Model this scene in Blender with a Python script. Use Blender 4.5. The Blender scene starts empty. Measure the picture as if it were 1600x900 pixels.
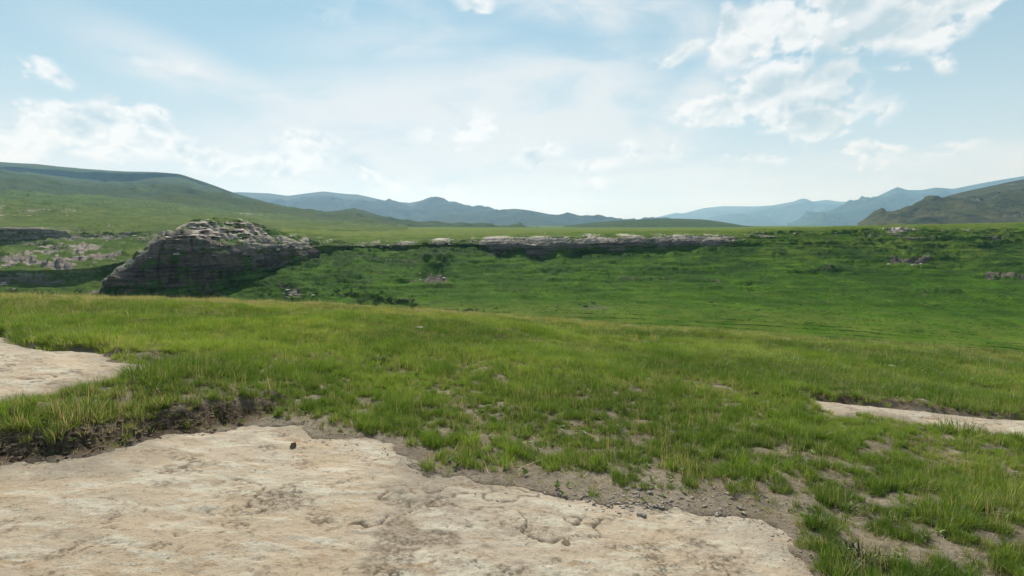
import bpy, bmesh, math, random
import numpy as np
from mathutils import Vector

# ------------------------------------------------------------------ camera, world, sun, exposure
S = bpy.context.scene
COL = S.collection
R = math.radians
CAM_Z = 2.0
PITCH = R(7.125)
CP, SP = math.cos(PITCH), math.sin(PITCH)
SUN_AZ, SUN_EL = R(-15.0), R(42.0)       # azimuth from +Y (view), positive to the right

cam = bpy.data.cameras.new('camera')
cam.sensor_width = 36.0
cam.lens = 18.0
cam.clip_start = 0.05
cam.clip_end = 90000.0
camo = bpy.data.objects.new('camera', cam)
COL.objects.link(camo)
camo.location = (0, 0, CAM_Z)
camo.rotation_euler = (R(90) - PITCH, 0, 0)
S.camera = camo

S.view_settings.view_transform = 'Standard'
S.view_settings.look = 'None'
S.view_settings.gamma = 1.0
S.view_settings.exposure = 0.27
S.view_settings.use_curve_mapping = False
S.render.engine = 'CYCLES'
S.cycles.use_denoising = True
S.cycles.max_bounces = 8
S.cycles.diffuse_bounces = 3
S.cycles.transmission_bounces = 4
S.cycles.transparent_max_bounces = 6
S.cycles.volume_bounces = 1
S.cycles.sample_clamp_indirect = 6.0

sun = bpy.data.lights.new('sun', 'SUN')
sun.energy = 5.0
sun.angle = R(0.55)
sun.color = (1.0, 0.955, 0.88)
suno = bpy.data.objects.new('sun', sun)
COL.objects.link(suno)
sd = Vector((math.sin(SUN_AZ) * math.cos(SUN_EL), math.cos(SUN_AZ) * math.cos(SUN_EL), math.sin(SUN_EL)))
suno.rotation_euler = (-sd).to_track_quat('-Z', 'Y').to_euler()
suno.location = (0, 0, 50)


class NT:
    """small helper for building node trees"""
    def __init__(self, tree):
        self.t = tree
        self.n = tree.nodes
        self.l = tree.links

    def new(self, typ, **kw):
        n = self.n.new(typ)
        for k, v in kw.items():
            setattr(n, k, v)
        return n

    def put(self, sock, v):
        if v is None:
            return
        if isinstance(v, bpy.types.NodeSocket):
            self.l.new(v, sock)
        else:
            sock.default_value = v

    def math(self, op, a, b=None, c=None, clamp=False):
        n = self.new('ShaderNodeMath', operation=op, use_clamp=clamp)
        self.put(n.inputs[0], a); self.put(n.inputs[1], b); self.put(n.inputs[2], c)
        return n.outputs[0]

    def vmath(self, op, a, b=None):
        n = self.new('ShaderNodeVectorMath', operation=op)
        self.put(n.inputs[0], a); self.put(n.inputs[1], b)
        return n.outputs[0]

    def mix(self, f, a, b, blend='MIX'):
        n = self.new('ShaderNodeMix', data_type='RGBA', blend_type=blend)
        n.clamp_factor = True
        self.put(n.inputs[0], f)
        self.put(n.inputs[6], a if isinstance(a, bpy.types.NodeSocket) else (*a, 1.0))
        self.put(n.inputs[7], b if isinstance(b, bpy.types.NodeSocket) else (*b, 1.0))
        return n.outputs[2]

    def noise(self, vec, scale, detail=4.0, rough=0.55, dist=0.0, lac=2.0):
        n = self.new('ShaderNodeTexNoise')
        self.put(n.inputs['Vector'], vec)
        n.inputs['Scale'].default_value = scale
        n.inputs['Detail'].default_value = detail
        n.inputs['Roughness'].default_value = rough
        n.inputs['Lacunarity'].default_value = lac
        n.inputs['Distortion'].default_value = dist
        return n.outputs['Fac']

    def ramp(self, x, lo, hi, a=0.0, b=1.0):
        n = self.new('ShaderNodeMapRange', interpolation_type='SMOOTHSTEP')
        self.put(n.inputs[0], x)
        n.inputs[1].default_value = lo; n.inputs[2].default_value = hi
        n.inputs[3].default_value = a; n.inputs[4].default_value = b
        return n.outputs[0]

    def mapping(self, vec, loc=(0, 0, 0), rot=(0, 0, 0), scale=(1, 1, 1)):
        n = self.new('ShaderNodeMapping')
        self.put(n.inputs[0], vec)
        n.inputs[1].default_value = loc; n.inputs[2].default_value = rot; n.inputs[3].default_value = scale
        return n.outputs[0]

    def attr(self, name, typ='GEOMETRY'):
        n = self.new('ShaderNodeAttribute', attribute_name=name, attribute_type=typ)
        return n.outputs['Fac']


def pix_dir(px, py):
    xc = (px - 800.0) / 800.0
    yc = -(py - 450.0) / 800.0
    return np.array([xc, CP + yc * SP, -SP + yc * CP])


def pix_azel(px, py):
    d = pix_dir(px, py)
    d = d / np.linalg.norm(d)
    return math.atan2(d[0], d[1]), math.asin(d[2])


def build_world():
    w = bpy.data.worlds.new('World')
    S.world = w
    w.use_nodes = True
    nt = NT(w.node_tree)
    nt.n.clear()
    out = nt.new('ShaderNodeOutputWorld')
    bg = nt.new('ShaderNodeBackground')
    sky = nt.new('ShaderNodeTexSky', sky_type='NISHITA')
    sky.sun_disc = False
    sky.sun_elevation = SUN_EL
    sky.sun_rotation = SUN_AZ
    sky.altitude = 1900.0
    sky.air_density = 1.0
    sky.dust_density = 0.6
    sky.ozone_density = 1.0
    tc = nt.new('ShaderNodeTexCoord').outputs['Generated']
    sep = nt.new('ShaderNodeSeparateXYZ')
    nt.put(sep.inputs[0], tc)
    az = nt.math('ARCTAN2', sep.outputs[0], sep.outputs[1])
    el = nt.math('ARCSINE', sep.outputs[2])
    comb = nt.new('ShaderNodeCombineXYZ')
    nt.put(comb.inputs[0], az); nt.put(comb.inputs[1], el)
    uv = comb.outputs[0]
    # noise-warped coordinates so that the cloud outlines billow
    p3 = nt.mapping(tc, scale=(1, 1, 1.35))
    wn = nt.new('ShaderNodeTexNoise')
    nt.put(wn.inputs['Vector'], p3)
    wn.inputs['Scale'].default_value = 9.0
    wn.inputs['Detail'].default_value = 4.0
    wv = nt.vmath('SUBTRACT', wn.outputs['Color'], (0.5, 0.5, 0.5))
    wvec = nt.new('ShaderNodeVectorMath', operation='MULTIPLY')
    nt.put(wvec.inputs[0], wv); wvec.inputs[1].default_value = (0.15, 0.075, 0.0)
    uvw = nt.vmath('ADD', uv, wvec.outputs[0])

    def blob(vec, px, py, rx, ry, rot=0.0):
        a, e = pix_azel(px, py)
        a2, _ = pix_azel(px + rx, py)
        a3, _ = pix_azel(px - rx, py)
        _, e2 = pix_azel(px, py - ry)
        _, e3 = pix_azel(px, py + ry)
        sx, sy = 2.0 / abs(a2 - a3), 2.0 / abs(e2 - e3)
        # centre first, then rotate + scale (TEXTURE mapping = inverse transform)
        n = nt.new('ShaderNodeMapping', vector_type='TEXTURE')
        nt.put(n.inputs[0], vec)
        n.inputs[1].default_value = (a, e, 0)
        n.inputs[2].default_value = (0, 0, rot)
        n.inputs[3].default_value = (1 / sx, 1 / sy, 1)
        g = nt.new('ShaderNodeTexGradient', gradient_type='SPHERICAL')
        nt.put(g.inputs[0], n.outputs[0])
        return g.outputs['Fac']

    def union(vec, blobs):
        acc = None
        for (px, py, rx, ry, rot, k) in blobs:
            b = nt.math('MULTIPLY', blob(vec, px, py, rx, ry, rot), k)
            acc = b if acc is None else nt.math('MAXIMUM', acc, b)
        return acc

    CUM = [  # px, py, rx, ry, rot, strength
        (1225, 45, 75, 62, 0, 0.95), (1300, 20, 120, 70, 0, 0.95), (1390, 35, 180, 62, 0, 0.95), (1500, 8, 120, 50, .2, 0.70), (1440, 66, 70, 28, .3, 0.60),
        (1160, 48, 48, 46, 0, 0.90), (1150, 90, 55, 45, 0, 0.80), (1060, 84, 75, 20, .1, 0.68),
        (1200, 130, 110, 42, .25, 1.00), (1300, 118, 85, 42, .1, 0.85), (1140, 165, 100, 36, .15, 0.95), (1250, 170, 130, 46, 0, 0.90), (1350, 165, 81, 35.1, 0, 0.44),
        (1270, 200, 90, 26, .1, 0.60), (1450, 103, 45.9, 32.4, 0, 0.59), (1400, 102, 27, 16.2, 0, 0.37),
        (80, 195, 130, 62, .05, 0.95), (150, 180, 90, 60, 0, 0.95), (245, 190, 75, 52, -.5, 0.90), (290, 225, 75, 44, -.4, 0.90), (20, 230, 130, 46, 0, 0.85), (180, 235, 200, 36, 0, 0.75),
        (340, 256, 70, 34, 0, 0.80), (430, 262, 80, 42, 0, 0.70), (480, 240, 81, 59.4, 0, 0.58), (560, 268, 90, 30, 0, 0.50), (20, 91, 29.7, 17.55, 0, 0.46), (66, 100, 51.3, 25.65, 0, 0.59),
        (740, 8, 62.1, 27, 0, 0.63), (522, 16, 62.1, 54, -.5, 0.30), (1050, 231, 64.8, 29.7, 0, 0.59), (990, 234, 45.9, 22.95, 0, 0.49),
        (740, 205, 54, 37.8, 0, 0.49), (670, 214, 81, 29.7, 0, 0.43), (800, 214, 81, 27, 0, 0.30), (840, 248, 70, 28, 0, 0.66), (880, 238, 54, 27, 0, 0.37),
        (1380, 231, 95, 24, 0, 0.70), (1180, 248, 80, 20, 0, 0.55), (1230, 225, 40, 16, 0, 0.50), (258, 101, 54, 24.3, 0, 0.37), (930, 250, 45.9, 18.9, 0, 0.37), (1480, 228, 81, 27, 0, 0.30),
        (620, 290, 81, 24.3, 0, 0.37), (700, 296, 81, 21.6, 0, 0.37), (940, 280, 81, 18.9, 0, 0.33),
    ]
    VEIL = [
        (700, 250, 520, 190, .05, 1.0), (830, 170, 300, 130, .1, .8), (290, 115, 270, 70, -.28, .5),
        (430, 150, 270, 50, -.2, .4), (960, 22, 330, 60, -.15, .62), (1020, 75, 240, 40, 0, .5), (1040, 200, 260, 62, .72, .62),
        (1480, 290, 480, 75, .12, .8), (900, 310, 1100, 75, 0, .95), (120, 270, 420, 120, 0, .7), (720, 60, 300, 50, -.5, .28), (640, 70, 330, 70, .1, .34),
    ]
    cum = union(uvw, CUM)
    veil = union(uv, VEIL)
    # elsewhere in the sky the same kind of broken cumulus goes on
    inwin = nt.ramp(nt.math('ABSOLUTE', az), 0.95, 1.35)
    inwin = nt.math('MAXIMUM', inwin, nt.ramp(el, 0.40, 0.58))
    low = nt.noise(tc, 3.2, 3.0, 0.5)
    cum_out = nt.math('MULTIPLY', nt.ramp(low, 0.58, 0.80), inwin)
    cum = nt.math('MAXIMUM', cum, cum_out)
    veil_out = nt.math('MULTIPLY', nt.ramp(low, 0.45, 0.85), inwin)
    veil = nt.math('MAXIMUM', veil, nt.math('MULTIPLY', veil_out, 0.7))

    def billow(vec):
        a = nt.noise(vec, 13.0, 9.0, 0.60, 0.0)
        b = nt.noise(vec, 26.0, 3.0, 0.5, 0.0)          # rounded cauliflower lumps
        b = nt.math('SUBTRACT', 1.0, nt.math('ABSOLUTE', nt.math('MULTIPLY', nt.math('SUBTRACT', b, 0.5), 5.0)))
        return nt.math('ADD', nt.math('MULTIPLY', a, 0.80), nt.math('MULTIPLY', b, 0.12))
    n1 = billow(p3)
    n2 = billow(nt.vmath('ADD', p3, (-0.006, 0.0, 0.013)))
    lo1 = nt.noise(p3, 8.0, 3.0, 0.5)
    lo2 = nt.noise(nt.vmath('ADD', p3, (-0.022, 0.0, 0.034)), 8.0, 3.0, 0.5)
    dens = nt.math('ADD', nt.math('MULTIPLY', cum, 1.75), nt.math('MULTIPLY', nt.math('SUBTRACT', n1, 0.48), 2.6))
    alpha = nt.ramp(dens, 0.18, 0.80)
    alpha = nt.math('MULTIPLY', alpha, nt.ramp(cum, 0.0, 0.16))
    lit = nt.math('ADD', 0.84, nt.math('MULTIPLY', nt.math('SUBTRACT', n1, n2), 3.6))
    lit = nt.math('ADD', lit, nt.math('MULTIPLY', nt.math('SUBTRACT', lo1, lo2), 3.4))
    thick = nt.ramp(dens, 0.70, 1.70)
    lit = nt.math('SUBTRACT', lit, nt.math('MULTIPLY', thick, 0.80), clamp=True)
    ccol = nt.mix(lit, (6.0, 7.4, 8.0), (10.7, 10.8, 10.8))
    # wispy veils
    pst = nt.mapping(tc, rot=(0, R(20), 0), scale=(3.2, 3.2, 9.0))
    wis = nt.noise(pst, 1.5, 7.0, 0.58, 0.6)
    va = nt.math('MULTIPLY', nt.ramp(veil, 0.0, 0.48), nt.ramp(wis, 0.26, 0.60, 0.12, 1.0))
    va = nt.math('MULTIPLY', va, 0.85)
    # base sky: physical sky with a thin high haze
    dp = nt.new('ShaderNodeVectorMath', operation='DOT_PRODUCT')
    nt.put(dp.inputs[0], tc); dp.inputs[1].default_value = sd
    glow = nt.ramp(dp.outputs['Value'], -0.45, 0.33, 0.35, 1.0)
    hz = nt.math('MULTIPLY', nt.ramp(el, 0.0, 0.36, 0.80, 0.08), nt.ramp(el, 0.42, 1.0, 1.0, 0.10))
    hz = nt.math('MULTIPLY', hz, glow)
    blue = nt.new('ShaderNodeVectorMath', operation='MULTIPLY')
    nt.put(blue.inputs[0], sky.outputs[0]); blue.inputs[1].default_value = (0.95, 1.30, 1.12)
    bcap = nt.vmath('MINIMUM', blue.outputs[0], (4.4, 6.8, 8.3))
    bcap = nt.mix(nt.ramp(el, 0.40, 1.1, 0.65, 0.10), bcap, (4.2, 6.7, 8.3))
    base = nt.mix(hz, bcap, (8.6, 9.3, 9.5))
    c1 = nt.mix(va, base, (9.2, 9.5, 9.6))
    c2 = nt.mix(nt.math('MULTIPLY', alpha, 0.90), c1, ccol)
    nt.put(bg.inputs[0], c2)
    bg.inputs[1].default_value = 0.072
    nt.l.new(bg.outputs[0], out.inputs[0])
    w.cycles.sampling_method = 'MANUAL'
    w.cycles.sample_map_resolution = 512


build_world()

# ------------------------------------------------------------------ numpy noise
rng = np.random.default_rng(7)
random.seed(7)
_perm = rng.permutation(256).astype(np.int64)
_perm = np.concatenate([_perm, _perm, _perm])
_g3 = rng.normal(size=(256, 3)); _g3 /= np.linalg.norm(_g3, axis=1)[:, None]


def perlin(x, y, z=None):
    x = np.asarray(x, float); y = np.asarray(y, float)
    z = np.zeros_like(x) if z is None else np.asarray(z, float)
    xi = np.floor(x); yi = np.floor(y); zi = np.floor(z)
    xf, yf, zf = x - xi, y - yi, z - zi
    xi = xi.astype(np.int64) & 255; yi = yi.astype(np.int64) & 255; zi = zi.astype(np.int64) & 255
    u = xf * xf * xf * (xf * (xf * 6 - 15) + 10)
    v = yf * yf * yf * (yf * (yf * 6 - 15) + 10)
    w = zf * zf * zf * (zf * (zf * 6 - 15) + 10)
    def c(dx, dy, dz):
        g = _g3[_perm[_perm[_perm[xi + dx] + yi + dy] + zi + dz] & 255]
        return g[..., 0] * (xf - dx) + g[..., 1] * (yf - dy) + g[..., 2] * (zf - dz)
    def L(a, b, t):
        return a + (b - a) * t
    x00 = L(c(0, 0, 0), c(1, 0, 0), u); x10 = L(c(0, 1, 0), c(1, 1, 0), u)
    x01 = L(c(0, 0, 1), c(1, 0, 1), u); x11 = L(c(0, 1, 1), c(1, 1, 1), u)
    return L(L(x00, x10, v), L(x01, x11, v), w) * 1.5


def fbm(x, y, z=None, o=4, gain=0.5, lac=2.03):
    s = 0.0; a = 1.0; f = 1.0
    for i in range(o):
        s = s + a * perlin(np.asarray(x) * f + 17.3 * i, np.asarray(y) * f + 5.1 * i, None if z is None else np.asarray(z) * f + 9.7 * i)
        a *= gain; f *= lac
    return s


def ridged(x, y, z=None, o=4, gain=0.5):
    s = 0.0; a = 1.0; f = 1.0
    for i in range(o):
        s = s + a * (1 - 2 * np.abs(perlin(np.asarray(x) * f + 31.3 * i, np.asarray(y) * f + 11.1 * i, None if z is None else np.asarray(z) * f)))
        a *= gain; f *= 2.05
    return s


def sstep(a, b, x):
    t = np.clip((x - a) / (b - a), 0, 1)
    return t * t * (3 - 2 * t)


# ------------------------------------------------------------------ mesh helpers
def mesh_from(name, V, F, mats=(), smooth=True, attrs=None, parent=None, link=True):
    me = bpy.data.meshes.new(name)
    V = np.asarray(V, np.float32); F = np.asarray(F, np.int32)
    k = F.shape[1]
    me.vertices.add(len(V)); me.vertices.foreach_set('co', V.ravel())
    me.loops.add(F.size); me.loops.foreach_set('vertex_index', F.ravel())
    me.polygons.add(len(F))
    me.polygons.foreach_set('loop_start', np.arange(0, F.size, k, dtype=np.int32))
    me.polygons.foreach_set('use_smooth', np.full(len(F), smooth, bool))
    for m in mats:
        me.materials.append(m)
    for an, av in (attrs or {}).items():
        a = me.attributes.new(an, 'FLOAT', 'POINT')
        a.data.foreach_set('value', np.asarray(av, np.float32).ravel())
    me.update(calc_edges=True)
    me.validate()
    o = bpy.data.objects.new(name, me)
    if link:
        COL.objects.link(o)
    if parent is not None:
        o.parent = parent
    return o


def grid_faces(nr, nc):
    i = np.arange(nr - 1)[:, None] * nc + np.arange(nc - 1)[None, :]
    return np.stack([i, i + 1, i + nc + 1, i + nc], -1).reshape(-1, 4)


def tag(o, label=None, cat=None, group=None, kind=None):
    if label: o['label'] = label
    if cat: o['category'] = cat
    if group: o['group'] = group
    if kind: o['kind'] = kind
    return o


def gauss_rows(A, s):
    if s <= 0:
        return A
    k = np.arange(-int(3 * s), int(3 * s) + 1)
    w = np.exp(-0.5 * (k / s) ** 2); w /= w.sum()
    P = np.pad(A, ((0, 0), (len(k) // 2, len(k) // 2)), mode='edge')
    return np.stack([np.convolve(r, w, 'valid') for r in P])


def project(X, Y, Z):
    d = Y * CP - (Z - CAM_Z) * SP
    u = Y * SP + (Z - CAM_Z) * CP
    return 800 + 800 * X / d, 450 - 800 * u / d


# ------------------------------------------------------------------ materials
def new_mat(name):
    m = bpy.data.materials.new(name)
    m.use_nodes = True
    nt = NT(m.node_tree)
    bsdf = nt.n['Principled BSDF']
    bsdf.inputs['Roughness'].default_value = 0.9
    bsdf.inputs['Specular IOR Level'].default_value = 0.08
    return m, nt, bsdf


def bump(nt, bsdf, h, strength, dist):
    b = nt.new('ShaderNodeBump')
    b.inputs['Strength'].default_value = strength
    b.inputs['Distance'].default_value = dist
    nt.put(b.inputs['Height'], h)
    nt.l.new(b.outputs[0], bsdf.inputs['Normal'])


def hillside_mat(name, g_dark, g_mid, g_light, dry, rock_pale, rock_mid, rock_dark, sc=1.0, bdist=0.5, bstr=0.8):
    m, nt, bsdf = new_mat(name)
    bsdf.inputs['Specular IOR Level'].default_value = 0.02
    pos = nt.new('ShaderNodeNewGeometry').outputs['Position']
    a = nt.noise(pos, 0.022 * sc, 5, 0.6, 0.6)
    b = nt.noise(nt.mapping(pos, scale=(0.30, 0.30, 2.8)), 0.20 * sc, 7, 0.72, 0.4)
    c = nt.noise(pos, 0.75 * sc, 5, 0.72)
    g = nt.mix(nt.ramp(a, 0.36, 0.64), g_mid, g_light)
    g = nt.mix(nt.ramp(b, 0.50, 0.68), g, g_dark)
    g = nt.mix(nt.math('MULTIPLY', nt.ramp(c, 0.50, 0.66), 0.85), g, g_dark)
    e = nt.noise(nt.mapping(pos, loc=(31, 7, 2)), 0.11 * sc, 7, 0.72, 0.3)
    g = nt.mix(nt.math('MULTIPLY', nt.ramp(e, 0.54, 0.68), 0.55), g, dry)
    d = nt.math('MULTIPLY', nt.attr('dry'), nt.ramp(nt.noise(pos, 0.09 * sc, 5, 0.62, 0.5), 0.28, 0.62))
    g = nt.mix(d, g, dry)
    hth = nt.math('MULTIPLY', nt.attr('heath'), nt.ramp(nt.noise(nt.mapping(pos, scale=(.6, .6, 2.0)), 0.06 * sc, 6, 0.68, 0.5), 0.34, 0.62))
    g = nt.mix(hth, g, nt.mix(nt.ramp(c, .4, .6), (.034, .074, .008), (.018, .040, .006)))
    # rock: bedded sandstone with dark weathering; cliff face tones darkened to paint shade in
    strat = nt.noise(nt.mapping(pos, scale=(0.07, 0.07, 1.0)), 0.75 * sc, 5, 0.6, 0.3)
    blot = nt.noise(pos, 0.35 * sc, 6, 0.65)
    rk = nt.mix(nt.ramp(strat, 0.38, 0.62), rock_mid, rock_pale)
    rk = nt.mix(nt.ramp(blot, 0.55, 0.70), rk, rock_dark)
    lit_top_col = nt.mix(nt.ramp(strat, 0.38, 0.62), (.34, .29, .24), (.50, .43, .355))
    lit_top_col = nt.mix(nt.ramp(blot, 0.58, 0.72), lit_top_col, rock_mid)
    rk = nt.mix(nt.attr('cap'), rk, lit_top_col)        # sunlit rock tops painted paler than the faces
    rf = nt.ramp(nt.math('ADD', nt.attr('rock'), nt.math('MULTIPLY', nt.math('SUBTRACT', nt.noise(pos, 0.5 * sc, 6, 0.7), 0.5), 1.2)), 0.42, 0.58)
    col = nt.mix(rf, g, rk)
    nt.put(bsdf.inputs['Base Color'], col)
    h = nt.math('ADD', nt.math('MULTIPLY', c, 0.8), nt.math('MULTIPLY', b, 1.2))
    bump(nt, bsdf, h, bstr, bdist)
    return m


M_HILL = hillside_mat('hillside_grass_and_rock', (.022, .052, .005), (.036, .098, .004), (.064, .142, .006), (.150, .160, .034),
                      (.15, .122, .10), (.085, .070, .058), (.035, .031, .028))
M_LEFT = hillside_mat('terraced_hillside_grass', (.034, .062, .010), (.062, .112, .014), (.088, .142, .018), (.150, .150, .050),
                      (.18, .15, .125), (.10, .085, .07), (.045, .04, .036), sc=0.8)
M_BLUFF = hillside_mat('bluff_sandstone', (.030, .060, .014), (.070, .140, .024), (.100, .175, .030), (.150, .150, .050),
                       (.145, .112, .082), (.060, .047, .038), (.028, .025, .023), sc=0.9)  # face rock tones set dark, shade painted into the colour
M_FARHILL = hillside_mat('far_green_hill', (.016, .032, .009), (.034, .066, .012), (.052, .088, .014), (.070, .078, .022),
                         (.26, .23, .20), (.17, .15, .13), (.07, .065, .06), sc=0.10, bdist=8, bstr=0.7)
M_BROWNHILL = hillside_mat('brown_green_hill', (.015, .021, .010), (.032, .044, .015), (.044, .058, .018), (.13, .115, .055),
                           (.26, .21, .175), (.16, .13, .11), (.06, .053, .05), sc=0.11, bdist=8, bstr=0.8)
M_MOUNT = hillside_mat('mountain_grass', (.014, .024, .013), (.028, .045, .017), (.042, .060, .021), (.05, .05, .026),
                       (.20, .18, .16), (.13, .12, .11), (.06, .058, .055), sc=0.035, bdist=25, bstr=0.7)


def ground_mat():
    m, nt, bsdf = new_mat('knoll_soil')
    pos = nt.new('ShaderNodeNewGeometry').outputs['Position']
    big = nt.noise(pos, 0.8, 5, 0.6)
    fine = nt.noise(pos, 14, 6, 0.72)
    grit = nt.noise(pos, 70, 4, 0.75)
    sand = nt.mix(nt.ramp(big, 0.35, 0.65), (.33, .275, .205), (.235, .19, .14))
    sand = nt.mix(nt.math('MULTIPLY', nt.ramp(fine, 0.48, 0.62), 0.75), sand, (.135, .105, .075))
    sand = nt.mix(nt.math('MULTIPLY', nt.ramp(grit, 0.55, 0.75), 0.5), sand, (.45, .39, .31))
    thatch = nt.mix(nt.ramp(fine, 0.4, 0.65), (.115, .10, .048), (.06, .075, .022))
    soil = nt.mix(nt.ramp(fine, 0.38, 0.66), (.08, .056, .04), (.18, .13, .09))
    base = nt.mix(nt.attr('sand'), thatch, sand)
    base = nt.mix(nt.attr('soil'), base, soil)
    nt.put(bsdf.inputs['Base Color'], base)
    bump(nt, bsdf, nt.math('ADD', nt.math('MULTIPLY', fine, 1.0), nt.math('MULTIPLY', grit, 0.4)), 1.0, 0.05)
    return m


def slab_mat():
    m, nt, bsdf = new_mat('weathered_sandstone')
    pos = nt.new('ShaderNodeNewGeometry').outputs['Position']
    st = nt.mapping(pos, rot=(0, 0, R(-14)), scale=(0.55, 1.5, 1))
    a = nt.noise(pos, 0.55, 5, 0.6, 0.5)
    b = nt.noise(st, 3.4, 9, 0.74, 0.25)
    b2 = nt.noise(nt.mapping(st, loc=(7, 3, 0)), 4.5, 9, 0.74, 0.2)
    c = nt.noise(nt.mapping(pos, loc=(3, 11, 0)), 1.6, 9, 0.74, 0.3)
    f = nt.noise(pos, 22, 7, 0.75)
    g = nt.noise(pos, 90, 4, 0.75)
    col = nt.mix(nt.ramp(a, 0.35, 0.66), (.49, .385, .265), (.48, .405, .315))
    col = nt.mix(nt.ramp(b, 0.49, 0.60), col, (.58, .52, .405))          # pale crust
    col = nt.mix(nt.math('MULTIPLY', nt.ramp(b2, 0.54, 0.66), 0.8), col, (.35, .235, .13))   # ochre staining
    col = nt.mix(nt.math('MULTIPLY', nt.ramp(c, 0.53, 0.62), nt.ramp(f, 0.40, 0.56, 0.05, 0.9)), col, (.165, .125, .085))  # brown algae crust
    col = nt.mix(nt.math('MULTIPLY', nt.attr('stain'), nt.ramp(f, 0.36, 0.60, 0.15, 0.85)), col, (.19, .145, .10))
    col = nt.mix(nt.math('MULTIPLY', nt.ramp(f, 0.54, 0.68), 0.75), col, (.165, .13, .09))   # pits
    col = nt.mix(nt.math('MULTIPLY', nt.ramp(g, 0.54, 0.70), 0.55), col, (.22, .18, .13))
    col = nt.mix(nt.attr('crack'), col, (.10, .08, .055))
    col = nt.mix(nt.attr('sandy'), col, nt.mix(nt.ramp(f, .35, .65), (.36, .305, .235), (.27, .225, .17)))
    nt.put(bsdf.inputs['Base Color'], col)
    h = nt.math('ADD', nt.math('MULTIPLY', b, 0.5), nt.math('MULTIPLY', f, 0.8))
    h = nt.math('ADD', h, nt.math('MULTIPLY', g, 0.22))
    bump(nt, bsdf, h, 1.0, 0.035)
    return m


def rock_mat(name, pale, mid, dark, sc):
    m, nt, bsdf = new_mat(name)
    pos = nt.new('ShaderNodeNewGeometry').outputs['Position']
    a = nt.noise(nt.mapping(pos, scale=(.3, .3, 1)), 0.9 * sc, 6, 0.65)
    b = nt.noise(pos, 0.8 * sc, 7, 0.7)
    col = nt.mix(nt.ramp(a, 0.38, 0.62), mid, pale)
    col = nt.mix(nt.ramp(b, 0.56, 0.70), col, dark)
    nt.put(bsdf.inputs['Base Color'], col)
    bump(nt, bsdf, b, 0.8, 0.25 / sc)
    return m


def grass_mat(name, deep, mid, light, dry):
    m = bpy.data.materials.new(name)
    m.use_nodes = True
    nt = NT(m.node_tree)
    nt.n.clear()
    out = nt.new('ShaderNodeOutputMaterial')
    tint = nt.attr('tint', 'INSTANCER')
    dryi = nt.attr('dryness', 'INSTANCER')
    bl = nt.attr('blade')            # random per blade
    tp = nt.attr('tip')              # 0 at the root, 1 at the tip
    x = nt.math('ADD', nt.math('MULTIPLY', tint, 0.75), nt.math('MULTIPLY', bl, 0.35))
    c = nt.mix(nt.ramp(x, 0.05, 0.55), deep, mid)
    c = nt.mix(nt.ramp(x, 0.5, 1.05), c, light)
    c = nt.mix(nt.ramp(tp, 0.45, 0.0), c, nt.mix(0.55, c, dry))
    dsel = nt.ramp(nt.math('SUBTRACT', dryi, bl), 0.0, 0.12)
    c = nt.mix(dsel, c, dry)
    d = nt.new('ShaderNodeBsdfDiffuse'); nt.put(d.inputs[0], c)
    t = nt.new('ShaderNodeBsdfTranslucent')
    nt.put(t.inputs[0], nt.mix(0.5, c, nt.mix(1.0, c, (1.25, 1.2, .55), 'MULTIPLY')))
    mx = nt.new('ShaderNodeMixShader'); mx.inputs[0].default_value = 0.5
    nt.l.new(d.outputs[0], mx.inputs[1]); nt.l.new(t.outputs[0], mx.inputs[2])
    gl = nt.new('ShaderNodeBsdfGlossy'); gl.inputs['Roughness'].default_value = 0.45
    gl.inputs['Color'].default_value = (.9, .95, .8, 1)
    m2 = nt.new('ShaderNodeMixShader'); m2.inputs[0].default_value = 0.035
    nt.l.new(mx.outputs[0], m2.inputs[1]); nt.l.new(gl.outputs[0], m2.inputs[2])
    nt.l.new(m2.outputs[0], out.inputs[0])
    return m


M_GROUND = ground_mat()
M_SLAB = slab_mat()
M_RIMROCK = rock_mat('pale_rim_sandstone', (.62, .53, .44), (.45, .38, .32), (.14, .12, .10), 1.0)
M_STONE = rock_mat('small_grey_stone', (.34, .30, .25), (.22, .19, .155), (.09, .075, .06), 30.0)
M_CLOD = rock_mat('dark_soil_clod', (.17, .125, .09), (.11, .08, .056), (.055, .04, .03), 30.0)
M_GRASS = grass_mat('meadow_grass', (.066, .128, .018), (.155, .250, .030), (.260, .350, .050), (.42, .34, .18))
M_TUSSOCK = grass_mat('hillside_tussock_grass', (.024, .062, .004), (.050, .118, .006), (.082, .160, .008), (.11, .10, .035))
M_SHRUB = grass_mat('dark_shrub_leaves', (.016, .034, .010), (.028, .055, .014), (.05, .085, .02), (.09, .075, .04))

# ------------------------------------------------------------------ near knoll: height field
_KX = np.array([-800, -400, 0, 320, 640, 800, 1000, 1300, 1600, 2000, 2600])
_KY = np.array([452, 455, 462, 469, 484, 494, 511, 531, 557, 578, 598])
_th, _tt = [], []
for kx, ky in zip(_KX, _KY):
    d = pix_dir(kx, ky + 3)
    _th.append(math.atan2(d[0], d[1])); _tt.append(-d[2] / math.hypot(d[0], d[1]))
_th = np.array(_th); _tt = np.array(_tt)
RC = 36.0
A2 = 2.0 / RC ** 2


def base_h(x, y):
    r = np.hypot(x, y); th = np.arctan2(x, y)
    te = np.interp(th, _th, _tt)
    s = te - 2 * CAM_Z / RC
    s = s * sstep(0.0, 3.0, r)
    return -s * r - A2 * r * r * (CAM_Z / 2.0)


def hit(px, py):
    d = pix_dir(px, py)
    t = 0.5
    for i in range(4000):
        p = d * t
        if p[2] + CAM_Z < float(base_h(p[0], p[1])):
            break
        t += 0.01 + 0.002 * t
    return p[0], p[1]


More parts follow.
